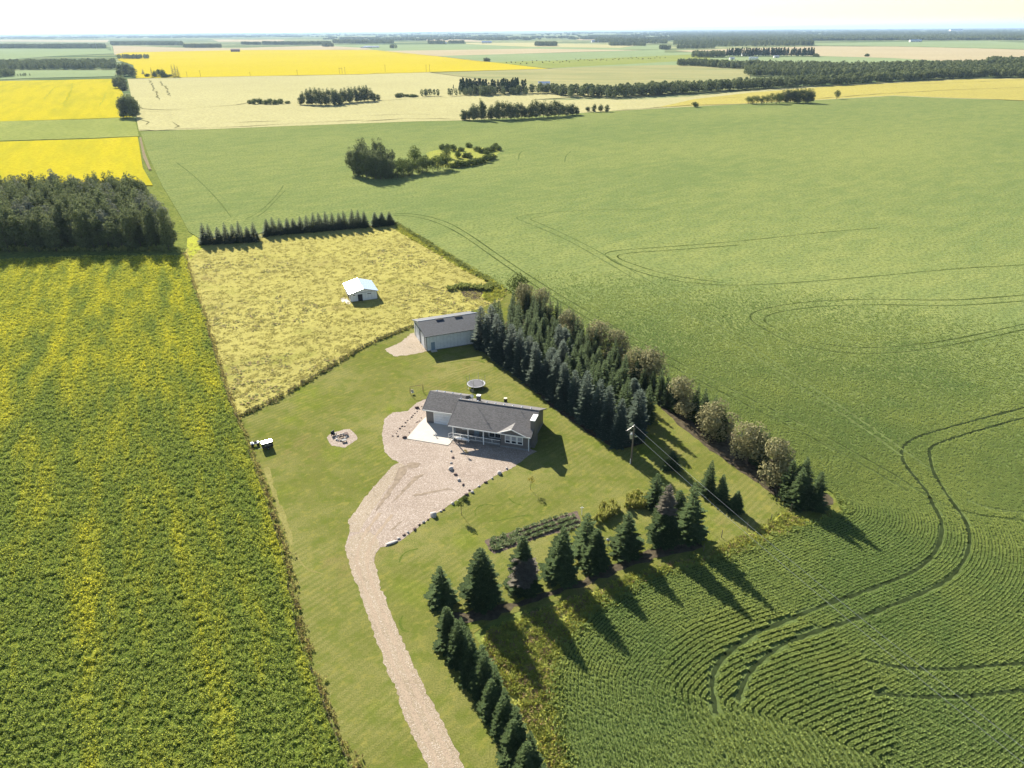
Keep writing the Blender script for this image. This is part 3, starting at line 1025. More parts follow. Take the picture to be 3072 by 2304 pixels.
fld('far_wheat_field', B_((880, 150), (1340, 150), (1500, 158), (2050, 165), (1900, 185), (1300, 178), (880, 160)), 'wheat', .6)
fld('far_wheat_field', B_((540, 128), (900, 130), (1060, 146), (700, 143)), 'pinkish', .6)
fld('far_wheat_field', B_((1550, 120), (1900, 116), (1900, 130), (1640, 134)), 'pinkish', .6)
fld('far_wheat_field', B_((90, 110), (210, 110), (210, 124), (95, 124)), 'pinkish', .6)
fld('far_pale_field', B_((0, 165), (1500, 160), (2212, 168), (2212, 196), (640, 204), (300, 204), (0, 195)), 'pale_green', .38)
sheet('gravel_road', A_((655, 245), (664, 245), (680, 300), (690, 330), (674, 310)), .7, M['pale_green'], skirt=-.3)
sheet('dirt_track', D((301, 296), (305, 296), (313, 330), (327, 366), (321, 366), (309, 340)), .5, M['track_soil'], skirt=-.1)
sheet('bluff_meadow', ZM(1000, 400, 3.95, (1100, 235), (1180, 205), (1270, 190), (1500, 180), (1700, 160), (1950, 190), (1980, 210), (1900, 300), (1700, 370), (1500, 400), (1250, 400), (1130, 300)), .30, M['weed_ground'] if 'weed_ground' in M else M.setdefault('weed_ground', crop_mat('yellow_green_weeds', (.24, .28, .06), (.38, .37, .09), 1.5, .08, (1, 1, 1), 0, .3, (.28, .22, .09), 0, .35)), rough=(2, .3))
WEEDS_S = [(2300, 1628), (2226, 1663), (2121, 1688), (2024, 1720), (1912, 1762), (1825, 1816), (1768, 1861), (1704, 1930), (1671, 1995), (1666, 2064), (1670, 2140), (1681, 2213), (1710, 2310), (1740, 2420),
           (1690, 2480), (1640, 2304), (1590, 2200), (1540, 2110), (1490, 2010), (1440, 1915), (1470, 1890), (1568, 1850), (1677, 1810), (1782, 1775), (1872, 1735), (1984, 1700), (2130, 1665), (2160, 1640), (2230, 1612)]
_, WSW = sheet('weed_strip', WEEDS_S, .016, M['weed_ground'], rough=(.8, .12))
WEEDS_E = [(2300, 1628), (2230, 1610), (2290, 1580), (2350, 1535), (2375, 1540), (2400, 1560), (2460, 1565), (2374, 1596)]
_, WEW = sheet('weed_patch', WEEDS_E, .020, M['weed_ground'], rough=(.6, .12))
WEEDS_N = D((852, 484), (864, 485), (1091, 620), (1088, 640), (1062, 655), (1040, 640), (1058, 612), (1000, 582), (930, 540), (860, 500))
_, WNW = sheet('weed_strip', WEEDS_N, .03, M['weed_green'] if 'weed_green' in M else M.setdefault('weed_green', crop_mat('bright_yellow_weeds', (.42, .43, .06), (.36, .40, .07), 1.5, .08, (1, 1, 1), 0, .3, None, 0, .35)), rough=(1.0, .2))
sheet('weed_strip', D((404, 516), (425, 504), (440, 512), (442, 532), (425, 545), (412, 560), (405, 545)), .03, M['weed_green'], rough=(1, .2))


def streak(name, px, w, mat, z):
    ln = jag([P(a, b, z) for a, b in px], 14, 1.2, closed=False) + [P(*px[-1], z)]
    V, Fc = [], []
    for i, p in enumerate(ln):
        a, b = ln[max(i - 1, 0)], ln[min(i + 1, len(ln) - 1)]
        L = max(1e-3, math.dist(a, b))
        nx, ny = -(b[1] - a[1]) / L, (b[0] - a[0]) / L
        q = w * random.uniform(.25, 1.2) * (.3 if i in (0, len(ln) - 1) else 1)
        V += [(p[0] + nx * q, p[1] + ny * q, z), (p[0] - nx * q, p[1] - ny * q, z)]
        if i:
            Fc.append((2 * i - 2, 2 * i - 1, 2 * i + 1, 2 * i))
    tag(link(name, npmesh(name, V, Fc, [mat])), None, None, None, 'structure')


for k, px in enumerate([A_((835, 640), (860, 655), (990, 661), (1190, 651)), A_((1190, 650), (1420, 633), (1500, 618)), A_((850, 673), (1000, 668), (1100, 660)), A_((1000, 691), (1050, 690)), A_((1010, 716), (1060, 712)),
                        A_((1040, 735), (1080, 760), (1050, 772)), A_((830, 778), (940, 787), (1080, 775), (1300, 769)), A_((1300, 769), (1500, 760), (1900, 737), (2212, 722)), A_((1420, 739), (1500, 734), (1700, 729)),
                        A_((840, 720), (900, 735), (880, 750)), A_((900, 480), (920, 520), (960, 600)), A_((960, 490), (1000, 530), (1030, 580)), B_((180, 672), (480, 652), (820, 657)), B_((220, 634), (560, 621), (640, 627)), B_((300, 561), (380, 563)),
                        B_((1850, 601), (2212, 577)), B_((580, 471), (760, 461)), B_((330, 535), (500, 522), (700, 515), (860, 514)), C_((0, 521), (240, 502), (560, 496), (600, 490)), C_((960, 466), (1300, 441), (1700, 416), (2212, 398)), C_((380, 462), (560, 456)),
                        C_((1500, 378), (1900, 366), (2212, 352)), A_((260, 600), (300, 560), (335, 520)), A_((0, 540), (60, 545)), A_((150, 520), (200, 500)), A_((380, 640), (420, 560), (440, 500)), A_((600, 640), (640, 560))]):
    streak('lodged_crop', px, 1.1, M['lodged'] if k < 22 else M.setdefault('thin_canola', plain('thin_green_patch_in_canola', (.30, .30, .03), .95, .2)), .52 + .004 * k)
streak('dirt_road', A_((1095, 467), (1500, 460), (2212, 448)) + B_((300, 352), (900, 338), (1430, 322), (1640, 316)), 2.0, M['track_soil'], .75)
streak('dirt_road', B_((640, 347), (840, 372), (1030, 402)), 2.0, M['track_soil'], .77)
streak('dirt_road', A_((410, 476), (760, 476), (1095, 470)), 2.0, M['track_soil'], .78)
streak('dirt_road', B_((290, 203), (500, 225), (700, 240), (1000, 277)), 3.0, M['track_soil'], .8)

for a_, b_ in ((.30, .06), (.68, .06)):
    L_ = [P(x * 1.3888, y * 1.3888) for x, y in ((925, 1659), (893, 1590), (862, 1520), (835, 1450), (812, 1390), (790, 1320), (772, 1270), (757, 1235), (752, 1205), (758, 1170), (775, 1140), (800, 1105))]
    R_ = [P(x * 1.3888, y * 1.3888) for x, y in ((1003, 1659), (972, 1590), (932, 1515), (895, 1440), (865, 1370), (837, 1305), (820, 1260), (810, 1225), (812, 1195), (825, 1170), (845, 1145), (870, 1115))]
    ln = smooth([(l[0] + (r[0] - l[0]) * a_, l[1] + (r[1] - l[1]) * a_) for l, r in zip(L_, R_)], 2)
    V, Fc = [], []
    for i, p in enumerate(ln):
        a, b = ln[max(i - 1, 0)], ln[min(i + 1, len(ln) - 1)]
        L = math.dist(a, b)
        nx, ny = -(b[1] - a[1]) / L, (b[0] - a[0]) / L
        q = random.uniform(.12, .42)
        V += [(p[0] + nx * q, p[1] + ny * q, .026), (p[0] - nx * q, p[1] - ny * q, .026)]
        if i:
            Fc.append((2 * i - 2, 2 * i - 1, 2 * i + 1, 2 * i))
    tag(link('wheel_rut', npmesh('wheel_rut', V, Fc, [M['packed'] if 'packed' in M else M.setdefault('packed', crop_mat('packed_pale_gravel', (.34, .27, .20), (.40, .32, .24), 5.0, .3, (1, 1, 1), 0, .04, None, 0, .35))])), None, None, None, 'structure')

M['lawn_pale'] = crop_mat('worn_pale_lawn', (.20, .19, .06), (.27, .25, .09), 3.0, .2, (1, 1, 1), 0, .05, None, 0, .3)
M['lawn_dark'] = crop_mat('lush_dark_lawn', (.085, .12, .022), (.12, .15, .03), 3.0, .2, (1, 1, 1), 0, .05, None, 0, .3)
ZB = lambda *p: ZM(900, 650, 2.765, *p)
ZC = lambda *p: ZM(1250, 1400, 2.765, *p)
for k, (px, w_, m_) in enumerate([(ZB((1050, 1332), (1250, 1290), (1400, 1243), (1520, 1212)), .22, 'lawn_pale'), (ZB((1060, 1350), (1260, 1306), (1420, 1258)), .16, 'lawn_pale'), (ZB((1240, 1215), (1330, 1195), (1480, 1192), (1540, 1215)), .2, 'lawn_dark'),
                                  (ZC((490, 410), (480, 360), (520, 325), (590, 310), (650, 325)), .16, 'lawn_dark'), (ZC((765, 262), (800, 298), (880, 322)), .14, 'lawn_dark'), (ZC((600, 455), (720, 440), (850, 410), (960, 400)), .14, 'lawn_dark'),
                                  (D((862, 1215), (868, 1200), (880, 1190), (905, 1185)), .16, 'lawn_dark'), (D((870, 1330), (862, 1345), (870, 1362), (885, 1365)), .18, 'lawn_dark'), (D((640, 1200), (660, 1230), (700, 1240)), .2, 'lawn_pale'),
                                  (D((575, 1010), (590, 1060), (612, 1120), (632, 1180)), .5, 'lawn_pale')]):
    ln = smooth([P(a, b) for a, b in px], 2)
    ln = jag(ln, .8, .05, closed=False)
    V, Fc = [], []
    for i, p in enumerate(ln):
        a, b = ln[max(i - 1, 0)], ln[min(i + 1, len(ln) - 1)]
        L = max(1e-3, math.dist(a, b))
        nx, ny = -(b[1] - a[1]) / L, (b[0] - a[0]) / L
        q = w_ * random.uniform(.4, 1.2)
        V += [(p[0] + nx * q, p[1] + ny * q, .005), (p[0] - nx * q, p[1] - ny * q, .005)]
        if i:
            Fc.append((2 * i - 2, 2 * i - 1, 2 * i + 1, 2 * i))
    tag(link('mower_mark', npmesh('mower_mark', V, Fc, [M[m_]])), None, None, None, 'structure')

# ================================================================== GROUND COVER
rg = np.random.default_rng(21)


def fill(poly, n_per_m2, far0=1e9, far1=2e9, margin=350, z=0.0):
    poly = np.array(poly)
    x0, y0 = poly.min(0)
    x1, y1 = poly.max(0)
    x0, x1, y0, y1 = max(x0, -260), min(x1, 260), max(y0, 38), min(y1, 420)
    n = int((x1 - x0) * (y1 - y0) * n_per_m2)
    p = np.stack([rg.uniform(x0, x1, n), rg.uniform(y0, y1, n)], 1)
    px, py, c = proj(np.concatenate([p, np.full((n, 1), z)], 1))
    m = (px > -margin) & (px < 3072 + margin) & (py < 2304 + margin)
    r = np.hypot(p[:, 0], p[:, 1])
    m &= rg.uniform(0, 1, n) > np.clip((r - far0) / (far1 - far0), 0, 1)
    p = p[m]
    return p[inpoly(p, poly)]


def z3(p, z):
    return np.concatenate([p, np.full((len(p), 1), z)], 1)


# canola plants in the near field
cp = fill(CANW, 5.0, 130, 330)
scatter('canola_plants', z3(cp, .28), [canola_plant(rg) for _ in range(4)], [M['canola_leaf'], M['canola_flower']], (.6, 1.15), label='green and yellow flowering canola plants covering the field left of the lawn', cat='crop')
# drilled rows of the near green crop, parallel to the field edge
g = np.stack(np.meshgrid(np.arange(-20, 225, .31), np.arange(40, 240, .31)), -1).reshape(-1, 2)
g = g + rg.uniform(-.14, .14, g.shape)
px, py, c = proj(z3(g, .2))
m = (px > -50) & (px < 3400) & (py < 2600)
r = np.hypot(g[:, 0], g[:, 1])
m &= rg.uniform(0, 1, len(g)) > np.clip((r - 115) / 115, 0, 1)
g = g[m]
g = g[inpoly(g, FIELDW)]
d, near = dist_poly(g, EDGE)
cen = np.array(P(2330, 2060))
RW = np.where(np.hypot(*(g - cen).T) < 13, .69, .46)          # deeper, wider drill marks where the drill turned
dd = (np.floor(d / RW) + .5) * RW
g = near + (g - near) * (dd / np.maximum(d, 1e-3))[:, None] + rg.normal(0, .02, g.shape)
keep = np.ones(len(g), bool)
for k, ln in enumerate(TRW):
    q, _ = dist_poly(g, ln)
    keep &= q > (.40 if k < 2 else .30) + np.where(RW > .6, .18, 0)
g = g[keep]
RW = RW[keep]
ph = rg.uniform(.8, 1.2, len(g)) * np.where(RW > .6, 1.35, 1.0)
scatter('crop_rows', z3(g, .16), [tuft(rg, 8, .115, .26, .17, (0,), .35) for _ in range(4)], [M['crop_leaf']], label='green crop growing in curved drilled rows at the lower right', cat='crop', scales=ph)
# pasture tufts
pp = fill(PASTW, .7, 200, 420)
sel = rg.uniform(0, 1, len(pp))
scatter('pasture_tufts', z3(pp[sel < .72], 0), [tuft(rg, 10, .45, .15, .2, (0,), .1) for _ in range(4)], [M['dry_tuft']], (.6, 1.3), label='dry yellow grass tufts in the pasture round the shed', cat='grass')
q = np.sin(pp[:, 0] * .11 + pp[:, 1] * .05) + np.sin(pp[:, 1] * .13 - pp[:, 0] * .03)
w = pp[(sel > .84) & (q > .5)]
scatter('pasture_weeds', z3(w, 0), [tuft(rg, 12, .5, .16, .22, (0, 1), .15) for _ in range(4)], [M['green_tuft'], M['brown_tuft']], (.6, 1.6), label='dull green and brown weed clumps scattered in the pasture', cat='grass')
# tall weeds
ws = np.concatenate([fill(WSW, 6), fill(WEW, 6)])
scatter('tall_weeds', z3(ws, 0), [tuft(rg, 14, .35, .48, .12, (0,), .5, .14, 1) for _ in range(3)] + [tuft(rg, 12, .35, .4, .14, (2,), .5)], [M['weed_leaf'], M['weed_yellow'], M['brown_tuft']], (.6, 1.3), label='tall yellow green weeds between the spruces and the green crop', cat='weeds')
wn_ = fill(WNW, 2.2)
scatter('yellow_weeds', z3(wn_, 0), [tuft(rg, 12, .45, .45, .2, (0,), .4, .4, 1) for _ in range(4)], [M['weed_leaf'], M['weed_yellow']], (.6, 1.3), label='bright yellow weeds along the far edge of the pasture', cat='weeds')


def strip(line, width, dens):
    out = []
    for a, b in zip(line[:-1], line[1:]):
        L = math.dist(a, b)
        n = max(1, int(L * dens))
        t = rg.uniform(0, 1, n)
        nx, ny = -(b[1] - a[1]) / L, (b[0] - a[0]) / L
        q = rg.normal(0, width, n)
        out.append(np.stack([a[0] + (b[0] - a[0]) * t + nx * q, a[1] + (b[1] - a[1]) * t + ny * q], 1))
    return np.concatenate(out)


PATHL = [P(a, b) for a, b in D((513, 902), (600, 862), (680, 814), (740, 777), (790, 747), (840, 724), (893, 705))]
scatter('fence_line_weeds', z3(strip(PATHL, .35, 7), 0), [tuft(rg, 12, .4, .6, .2, (0, 1), .6) for _ in range(4)], [M['green_tuft'], M['brown_tuft']], (.5, 1.2), label='dark strip of unmown weeds dividing the pasture from the lawn', cat='weeds')
FENL = [P(a, b) for a, b in D((780, 1720), (731, 1600), (687, 1480), (652, 1390), (613, 1195), (573, 1065), (543, 985), (512, 905), (480, 823), (460, 745), (430, 655), (405, 578), (398, 548))]
scatter('fence_line_grass', z3(strip(FENL, .45, 9), 0), [tuft(rg, 12, .4, .7, .16, (0, 1), .6) for _ in range(4)], [M['dry_tuft'], M['brown_tuft']], (.35, .9), label='tall dry grass and brown weeds along the canola field fence', cat='weeds')
EW = [p for p in EDGE if p[1] < 100]
scatter('field_edge_weeds', z3(strip(EW, .5, 8), 0), [tuft(rg, 14, .4, .62, .2, (0,), .6, .2, 1) for _ in range(4)], [M['crop_leaf'], M['weed_leaf']], (.5, 1.2), label='bright green weeds along the edge of the green crop', cat='weeds')
ED2 = [P(1500, 866, 0), P(1197, 676, 0), P(1180, 668, 0)]
scatter('dark_edge_weeds', z3(strip(ED2, .5, 3), 0), [tuft(rg, 12, .5, .8, .3, (0,), .5) for _ in range(3)], [M['green_tuft']], (.6, 1.2), label='dark green weeds on the line between the pasture and the green crop', cat='weeds')
bp = [P(a, b) for a, b in ZM(900, 650, 2.765, (1220, 600), (1300, 580), (1400, 570), (1500, 590), (1590, 570), (1585, 620), (1520, 620), (1400, 600), (1300, 612), (1240, 620))]
scatter('nettle_patch', z3(fill(bp, 3), 0), [tuft(rg, 14, .5, 1.2, .3, (0,), .6) for _ in range(3)], [M['green_tuft']], (.6, 1.3), label='tall dark green weeds behind the bare dirt patch in the pasture', cat='weeds')
# garden: planted rows
rows = []
ga, gb, gc_, gd = P(1470, 1640), P(1728, 1548), P(1456, 1622), P(1728, 1536)
ux, uy = gb[0] - ga[0], gb[1] - ga[1]
UL = math.hypot(ux, uy)
ux, uy = ux / UL, uy / UL
GARD = [P(a, b) for a, b in [(1464, 1622), (1590, 1580), (1725, 1540), (1732, 1578), (1620, 1604), (1490, 1652), (1472, 1645)]]
gp = fill(GARD, 10)
s_ = (gp[:, 0] - ga[0]) * ux + (gp[:, 1] - ga[1]) * uy
t_ = -(gp[:, 0] - ga[0]) * uy + (gp[:, 1] - ga[1]) * ux
left = s_ < UL * .36
t2 = np.where(left, t_, np.round(t_ / 1.15) * 1.15 + rg.normal(0, .07, len(t_)))
gp = np.stack([ga[0] + s_ * ux - t2 * uy, ga[1] + s_ * uy + t2 * ux], 1)
scatter('garden_vegetables', z3(gp, 0), [tuft(rg, 12, .3, .45, .2, (0,), .4) for _ in range(3)], [M['potato_leaf']], (.55, 1.05), label='leafy vegetables growing in rows in the dark garden bed', cat='vegetables')
for nm, pl in (('corn_patch', [(1778, 1560), (1800, 1512), (1850, 1494), (1862, 1520), (1845, 1540), (1800, 1560)]), ('corn_patch', [(1872, 1520), (1885, 1474), (1945, 1470), (1955, 1500), (1935, 1515), (1900, 1520)])):
    pl = [P(a, b, .8) for a, b in pl]
    scatter(nm, z3(fill(pl, 5), 0), [tuft(rg, 16, .32, 1.6, .18, (0,), .75) for _ in range(3)], [M['corn_leaf']], (.7, 1.15), label='block of tall corn plants ' + ('nearer the vegetable bed' if pl[0][0] < P(1860, 1500, .8)[0] else 'nearer the power pole'), cat='corn')

# ================================================================== TREES
# --- far windbreak of spruces along the pasture
K = 3.4
tips = [(222, 230), (290, 240), (375, 270), (450, 225), (522, 245), (592, 210), (668, 265), (735, 225), (865, 190), (935, 170), (1008, 185), (1075, 180), (1143, 185), (1208, 165), (1275, 150), (1335, 125), (1402, 125), (1468, 115),
        (1533, 120), (1600, 130), (1660, 105), (1728, 90), (1790, 100), (1855, 115), (1965, 120), (2030, 120), (2110, 120)]
for i, (tx, ty) in enumerate(tips):
    by = 462 - (tx - 222) * .055 if tx < 800 else 372 - (tx - 865) * .088
    b = (550 + tx / K, 600 + by / K)
    w = away(b[0], b[1], 1.5)
    h = tall_at(w, 600 + ty / K)
    if i < 8:
        lab = ORD[i] + ' spruce from the left in the short separate group of the far windbreak'
    elif i < 24:
        lab = ORD[i - 8] + ' spruce from the left in the long part of the far windbreak'
    else:
        lab = ('left', 'middle', 'right')[i - 24] + ' one of the three close spruces ending the far windbreak'
    plant('spruce_tree', 'wind', w[0], w[1], h, lab, 'spruce tree', 'spruces of the far windbreak', rr=2.8 if i < 24 else 3.1)

# --- shelterbelt beside the house
A0 = np.array(away(1447, 1052, 1.2))
B0 = np.array(away(1855, 1350, 1.5))
bd = (B0 - A0) / np.linalg.norm(B0 - A0)
bn = np.array([-bd[1], bd[0]])                      # towards the big field
BL = np.linalg.norm(B0 - A0)
for i in range(16):
    t = BL * i / 15.0
    p = A0 + bd * t + bn * random.uniform(-.3, .3)
    plant('blue_spruce', 'blue', p[0], p[1], random.uniform(10.2, 12.2), ORD[i] + ' blue spruce from the shop in the front row beside the lawn', 'spruce tree', 'blue spruces in the front row of the shelterbelt', rr=random.uniform(2.2, 2.6))
for rw in range(4):
    n = (13, 12, 12, 10)[rw]
    for i in range(n):
        t = (BL + 3) * (i + .5 * (rw % 2)) / 12.5 - 1 + random.uniform(-.5, .5)
        p = A0 + bd * t + bn * (3.9 + rw * 3.6 + random.uniform(-.5, .5))
        if rw == 3 and t > BL * .72:
            continue
        plant('spruce_tree', 'green' if (i + rw) % 6 else 'blue', p[0], p[1], random.uniform(9.0, 11.5) - .6 * rw, ORD[i] + ' spruce from the shop in the ' + ('second', 'third', 'fourth', 'fifth')[rw] + ' row of the shelterbelt', 'spruce tree',
              'spruces in row ' + ('two', 'three', 'four', 'five')[rw] + ' of the shelterbelt', rr=random.uniform(2.3, 2.8))
dec = ZM(1400, 800, 2.765, (630, 330), (850, 490), (1100, 610), (1250, 690), (1420, 830), (1530, 870), (1800, 1110), (2090, 1290)) + ZM(1850, 1200, 2.765, (1100, 390), (1320, 560), (500, 240))
dec = [(1555, 872)] + [(1574, 905)] + dec
for i, (a, b) in enumerate(dec[:-1]):
    w = P(a, b, 3.6)
    kd = 'poplar' if i == 0 else 'silver'
    lab = 'tall green poplar at the far tip of the shelterbelt' if i == 0 else ORD[i - 1] + ' silvery round leafy tree from the far tip of the shelterbelt'
    plant('leafy_tree', kd, w[0], w[1], 9.0 if i == 0 else random.uniform(7.8, 8.8), lab, 'leafy tree', 'silvery round trees of the shelterbelt' if i else None, rr=random.uniform(3.7, 4.3))
out = ZM(1400, 800, 2.765, (520, 190), (610, 235), (650, 250), (700, 262), (750, 272), (790, 300), (840, 320), (880, 350), (930, 390), (960, 440), (1020, 470), (1080, 490), (1190, 540), (1240, 590), (1430, 690), (1480, 720), (1620, 830), (1690, 870), (1760, 900), (1920, 960), (2000, 1000), (2080, 1060), (2150, 1150)) \
    + ZM(1850, 1200, 2.765, (1200, 225), (1270, 262), (1380, 315), (1480, 500), (1585, 475), (1700, 585), (1560, 560))
for i, (a, b) in enumerate(out):
    big = i >= len(out) - 4
    h = 7.6 if big else random.uniform(7.4, 8.8)
    w = P(a, b, h)
    if i < 23:
        lab = ORD[i] + ' slender dark spruce from the far tip along the field side of the shelterbelt'
    else:
        lab = ('slender spruce behind the third leafy tree from the near end', 'slender spruce between two silvery trees near the near end', 'small spruce right of the second last silvery tree', 'dark spruce touching the last silvery tree',
               'tallest dark spruce at the near end of the shelterbelt', 'last spruce at the near corner of the shelterbelt', 'wide dark spruce inside the near corner of the shelterbelt')[i - 23]
    plant('spruce_tree', 'green', w[0], w[1], h, lab, 'spruce tree', 'spruces on the field side of the shelterbelt', rr=2.5 if big else 1.7)
for k in range(26):
    t = -6 + k * 3.0
    p = A0 + bd * t + bn * (19.0 + random.uniform(-.8, .8))
    if t > 46:
        continue
    plant('spruce_tree', 'green', p[0], p[1], random.uniform(5.4, 6.8), ORD[k] + ' spruce from the far tip, beneath the leafy trees of the shelterbelt', 'spruce tree', 'spruces beneath the leafy trees of the shelterbelt', rr=1.9)
for i in range(12):
    p = A0 - bd * (2.5 + 3.2 * (i // 3)) + bn * (7 + 5.5 * (i % 3) + random.uniform(-1, 1) + (i // 3) * 1.2)
    plant('spruce_tree', 'green', p[0], p[1], random.uniform(7.5, 9.5), ORD[i] + ' dark spruce filling the far tip of the shelterbelt behind the shop', 'spruce tree', 'spruces at the far tip of the shelterbelt', rr=2.2)
w = P(1417, 930, 5.5)
plant('spruce_tree', 'green', w[0], w[1], 6.2, 'small lone spruce behind the right end of the white shop roof', 'spruce tree')
for (tx, ty, bx, by), lab in zip([(2125, 1381, 2118, 1496), (2165, 1421, 2161, 1520), (2204, 1471, 2201, 1545), (2014, 1352, 2014, 1418)],
                                 ['left one of three small spruces on the mown strip under the wires', 'middle one of three small spruces on the mown strip under the wires', 'smallest, right one of three small spruces on the mown strip', 'low dark spruce standing in the shade right of the power pole']):
    w = away(bx, by, 1.2)
    plant('spruce_tree', 'green', w[0], w[1], tall_at(w, ty), lab, 'spruce tree', rr=1.9)

# --- big spruces in front of the garden
front = [(1330, 1695, 1330, 1846, 2.9, 'leftmost big spruce below the gravel yard, beside the driveway'),
         (1447, 1640, 1447, 1848, 3.3, 'tall dense spruce, second from the left in front of the garden'),
         (1563, 1606, 1568, 1806, 3.0, 'spruce with a dead brown patch in front of the vegetable bed'),
         (1677, 1574, 1677, 1770, 3.2, 'tall dark spruce directly right of the one with the dead patch'),
         (1755, 1541, 1757, 1700, 2.9, 'spruce half hidden behind its neighbour at the right end of the vegetable bed'),
         (1782, 1588, 1782, 1735, 2.7, 'spruce in front of the hidden one, left of the bird house'),
         (1876, 1534, 1872, 1694, 3.2, 'broad spruce right of the bird house post'),
         (1976, 1450, 1984, 1658, 3.0, 'sparse spruce with a dead brown top near the corn'),
         (2066, 1446, 2064, 1648, 3.3, 'wide dark spruce at the right end of the front group'),
         (2030, 1470, 2026, 1600, 2.8, 'dark spruce behind the wide one near the power wires'),
         (1960, 1420, 1962, 1540, 2.4, 'dark spruce behind the corn patch in the shade of the shelterbelt')]
for k, (tx, ty, bx, by, rr, lab) in enumerate(front):
    w = away(bx, by, rr * .85)
    h = tall_at(w, ty)
    if k in (2, 7):
        lo, hi = (.22, .62) if k == 2 else (.55, .99)
        dz = (lambda z, a, lo=lo, hi=hi, h=h: lo * 11 < z < hi * 11 and math.cos(a + 1.2) > (-.1 if hi < .9 else -.6))
        ms = spruce_crown(11, 2.9, 60 + k, M['spruce_green'], dz, .27, 15, .72)
        NTREE[0] += 1
        o = root('spruce_tree', w[0], w[1], lab, 'spruce tree', None, 0, (rr / 2.9, rr / 2.9, h / 11))
        link('crown', ms[0], o)
        link('dead_branches', ms[1], o)
        link('trunk', PROTO['front'][0][3], o)
    else:
        plant('spruce_tree', 'front', w[0], w[1], h, lab, 'spruce tree', rr=rr)
tp = smooth([(1352, 1812), (1389, 1872), (1451, 1955), (1505, 2050), (1553, 2145), (1590, 2225), (1625, 2310)], 2)
base = [P(a, b, 7.6 - 1.6 * k / (len(tp) - 1)) for k, (a, b) in enumerate(tp)]
cum = [0.0]
for p, q in zip(base[:-1], base[1:]):
    cum.append(cum[-1] + math.dist(p, q))
n = 17
for i in range(n):
    d_ = cum[-1] * i / (n - 1)
    k = max(j for j in range(len(cum)) if cum[j] <= d_ + 1e-6)
    k = min(k, len(base) - 2)
    t = (d_ - cum[k]) / max(1e-6, cum[k + 1] - cum[k])
    x = base[k][0] + (base[k + 1][0] - base[k][0]) * t + random.uniform(-.25, .25) + (.45 if i % 2 else -.45)
    y = base[k][1] + (base[k + 1][1] - base[k][1]) * t
    plant('spruce_tree', 'front', x, y, (7.6 - 1.6 * i / n) * random.uniform(.9, 1.08), ORD[i] + ' spruce from the top in the row running down beside the driveway', 'spruce tree', 'spruces in the row beside the driveway', rr=random.uniform(1.7, 2.15))

# --- left wood
FRt, FLt = np.array(away(545, 752, 2.5)), np.array(away(-260, 762, 2.5))
BRt, BLt = np.array(P(420, 518, 15.5)), np.array(P(-120, 520, 15.5))
cnt = 0
nu, nv = 17, 14
for j in range(nv):
    for i in range(nu):
        u = (i + .5 * (j % 2) + random.uniform(-.28, .28)) / nu
        v = (j + random.uniform(-.28, .28)) / (nv - 1)
        fr = FLt + (FRt - FLt) * u
        bk = BLt + (BRt - BLt) * u
        p = fr + (bk - fr) * v
        a, b, c = proj([(p[0], p[1], 14)])
        if a[0] < -230 or (i % 7 == 3 and j == 0 and i > 9):
            continue
        pale = random.random() < (.35 if u > .78 and v < .5 else .13)
        h = random.uniform(12.5, 17.5) if u < .97 else random.uniform(11, 14)
        if pale:
            plant('poplar_tree', 'pale', p[0], p[1], h, 'pale grey leaved poplar standing in the dense wood beside the near canola', 'poplar tree', 'pale poplars in the left wood', rr=random.uniform(2.7, 3.8))
        else:
            plant('aspen_tree', 'aspen', p[0], p[1], h, ('dark green aspen in the front edge of the dense wood beside the near canola' if j < 3 else 'dark green aspen deep inside the dense wood beside the near canola' if j < 11 else 'dark green aspen at the back of the dense wood near the yellow field'), 'aspen tree', ('aspens at the front of the left wood' if j < 3 else 'aspens inside the left wood' if j < 11 else 'aspens at the back of the left wood'), rr=random.uniform(2.7, 3.9))
        cnt += 1
ub = [P(a + random.uniform(-4, 4), 756 + random.uniform(-4, 2)) for a in range(-40, 560, 16)]
scatter('wood_edge_brush', z3(np.array(ub), 0), [tuft(rg, 20, 1.2, 2.2, .7, (0,), .6) for _ in range(3)], [M['green_tuft']], (.6, 1.3), label='low dark brush along the front of the left wood', cat='brush')

# --- bluff island in the green field
KB = 3.95
for i, (a, b, h) in enumerate([(240, 490, 15), (290, 515, 17), (335, 440, 17.5), (345, 520, 16), (395, 535, 17), (440, 480, 15), (455, 540, 14), (505, 545, 15), (510, 450, 18), (565, 520, 16), (590, 450, 18.5), (620, 545, 13), (655, 500, 14), (690, 540, 11), (700, 470, 13), (560, 545, 12), (385, 440, 18)]):
    w = P(1000 + a / KB, 400 + b / KB)
    plant('aspen_tree', 'aspen', w[0], w[1], h, 'tall aspen crowded at the left end of the tree island in the green field', 'aspen tree', 'aspens of the tree island', rr=3.4)
w = P(1000 + 975 / KB, 400 + 430 / KB)
plant('poplar_tree', 'poplar', w[0], w[1], 13.5, 'single taller tree rising over the middle of the tree island', 'poplar tree', rr=5.0)
for i, (a, b, h, r) in enumerate([(760, 530, 9, 3.5), (800, 480, 9, 3.5), (830, 520, 8, 3.2), (880, 480, 8.5, 3.4), (900, 510, 7, 3), (940, 490, 8, 3.4), (1010, 480, 8, 3.5), (1060, 470, 9, 3.6), (1110, 460, 9.5, 3.8), (1180, 455, 8, 3.2), (1240, 450, 9, 4), (1300, 430, 9.5, 4), (1360, 425, 8, 3.6), (1340, 300, 7, 3.4)]):
    w = P(1000 + a / KB, 400 + b / KB)
    plant('poplar_tree', 'poplar', w[0], w[1], h, ORD[i] + ' bushy tree from the left in the middle of the tree island', 'poplar tree', 'bushy trees of the tree island', rr=r)
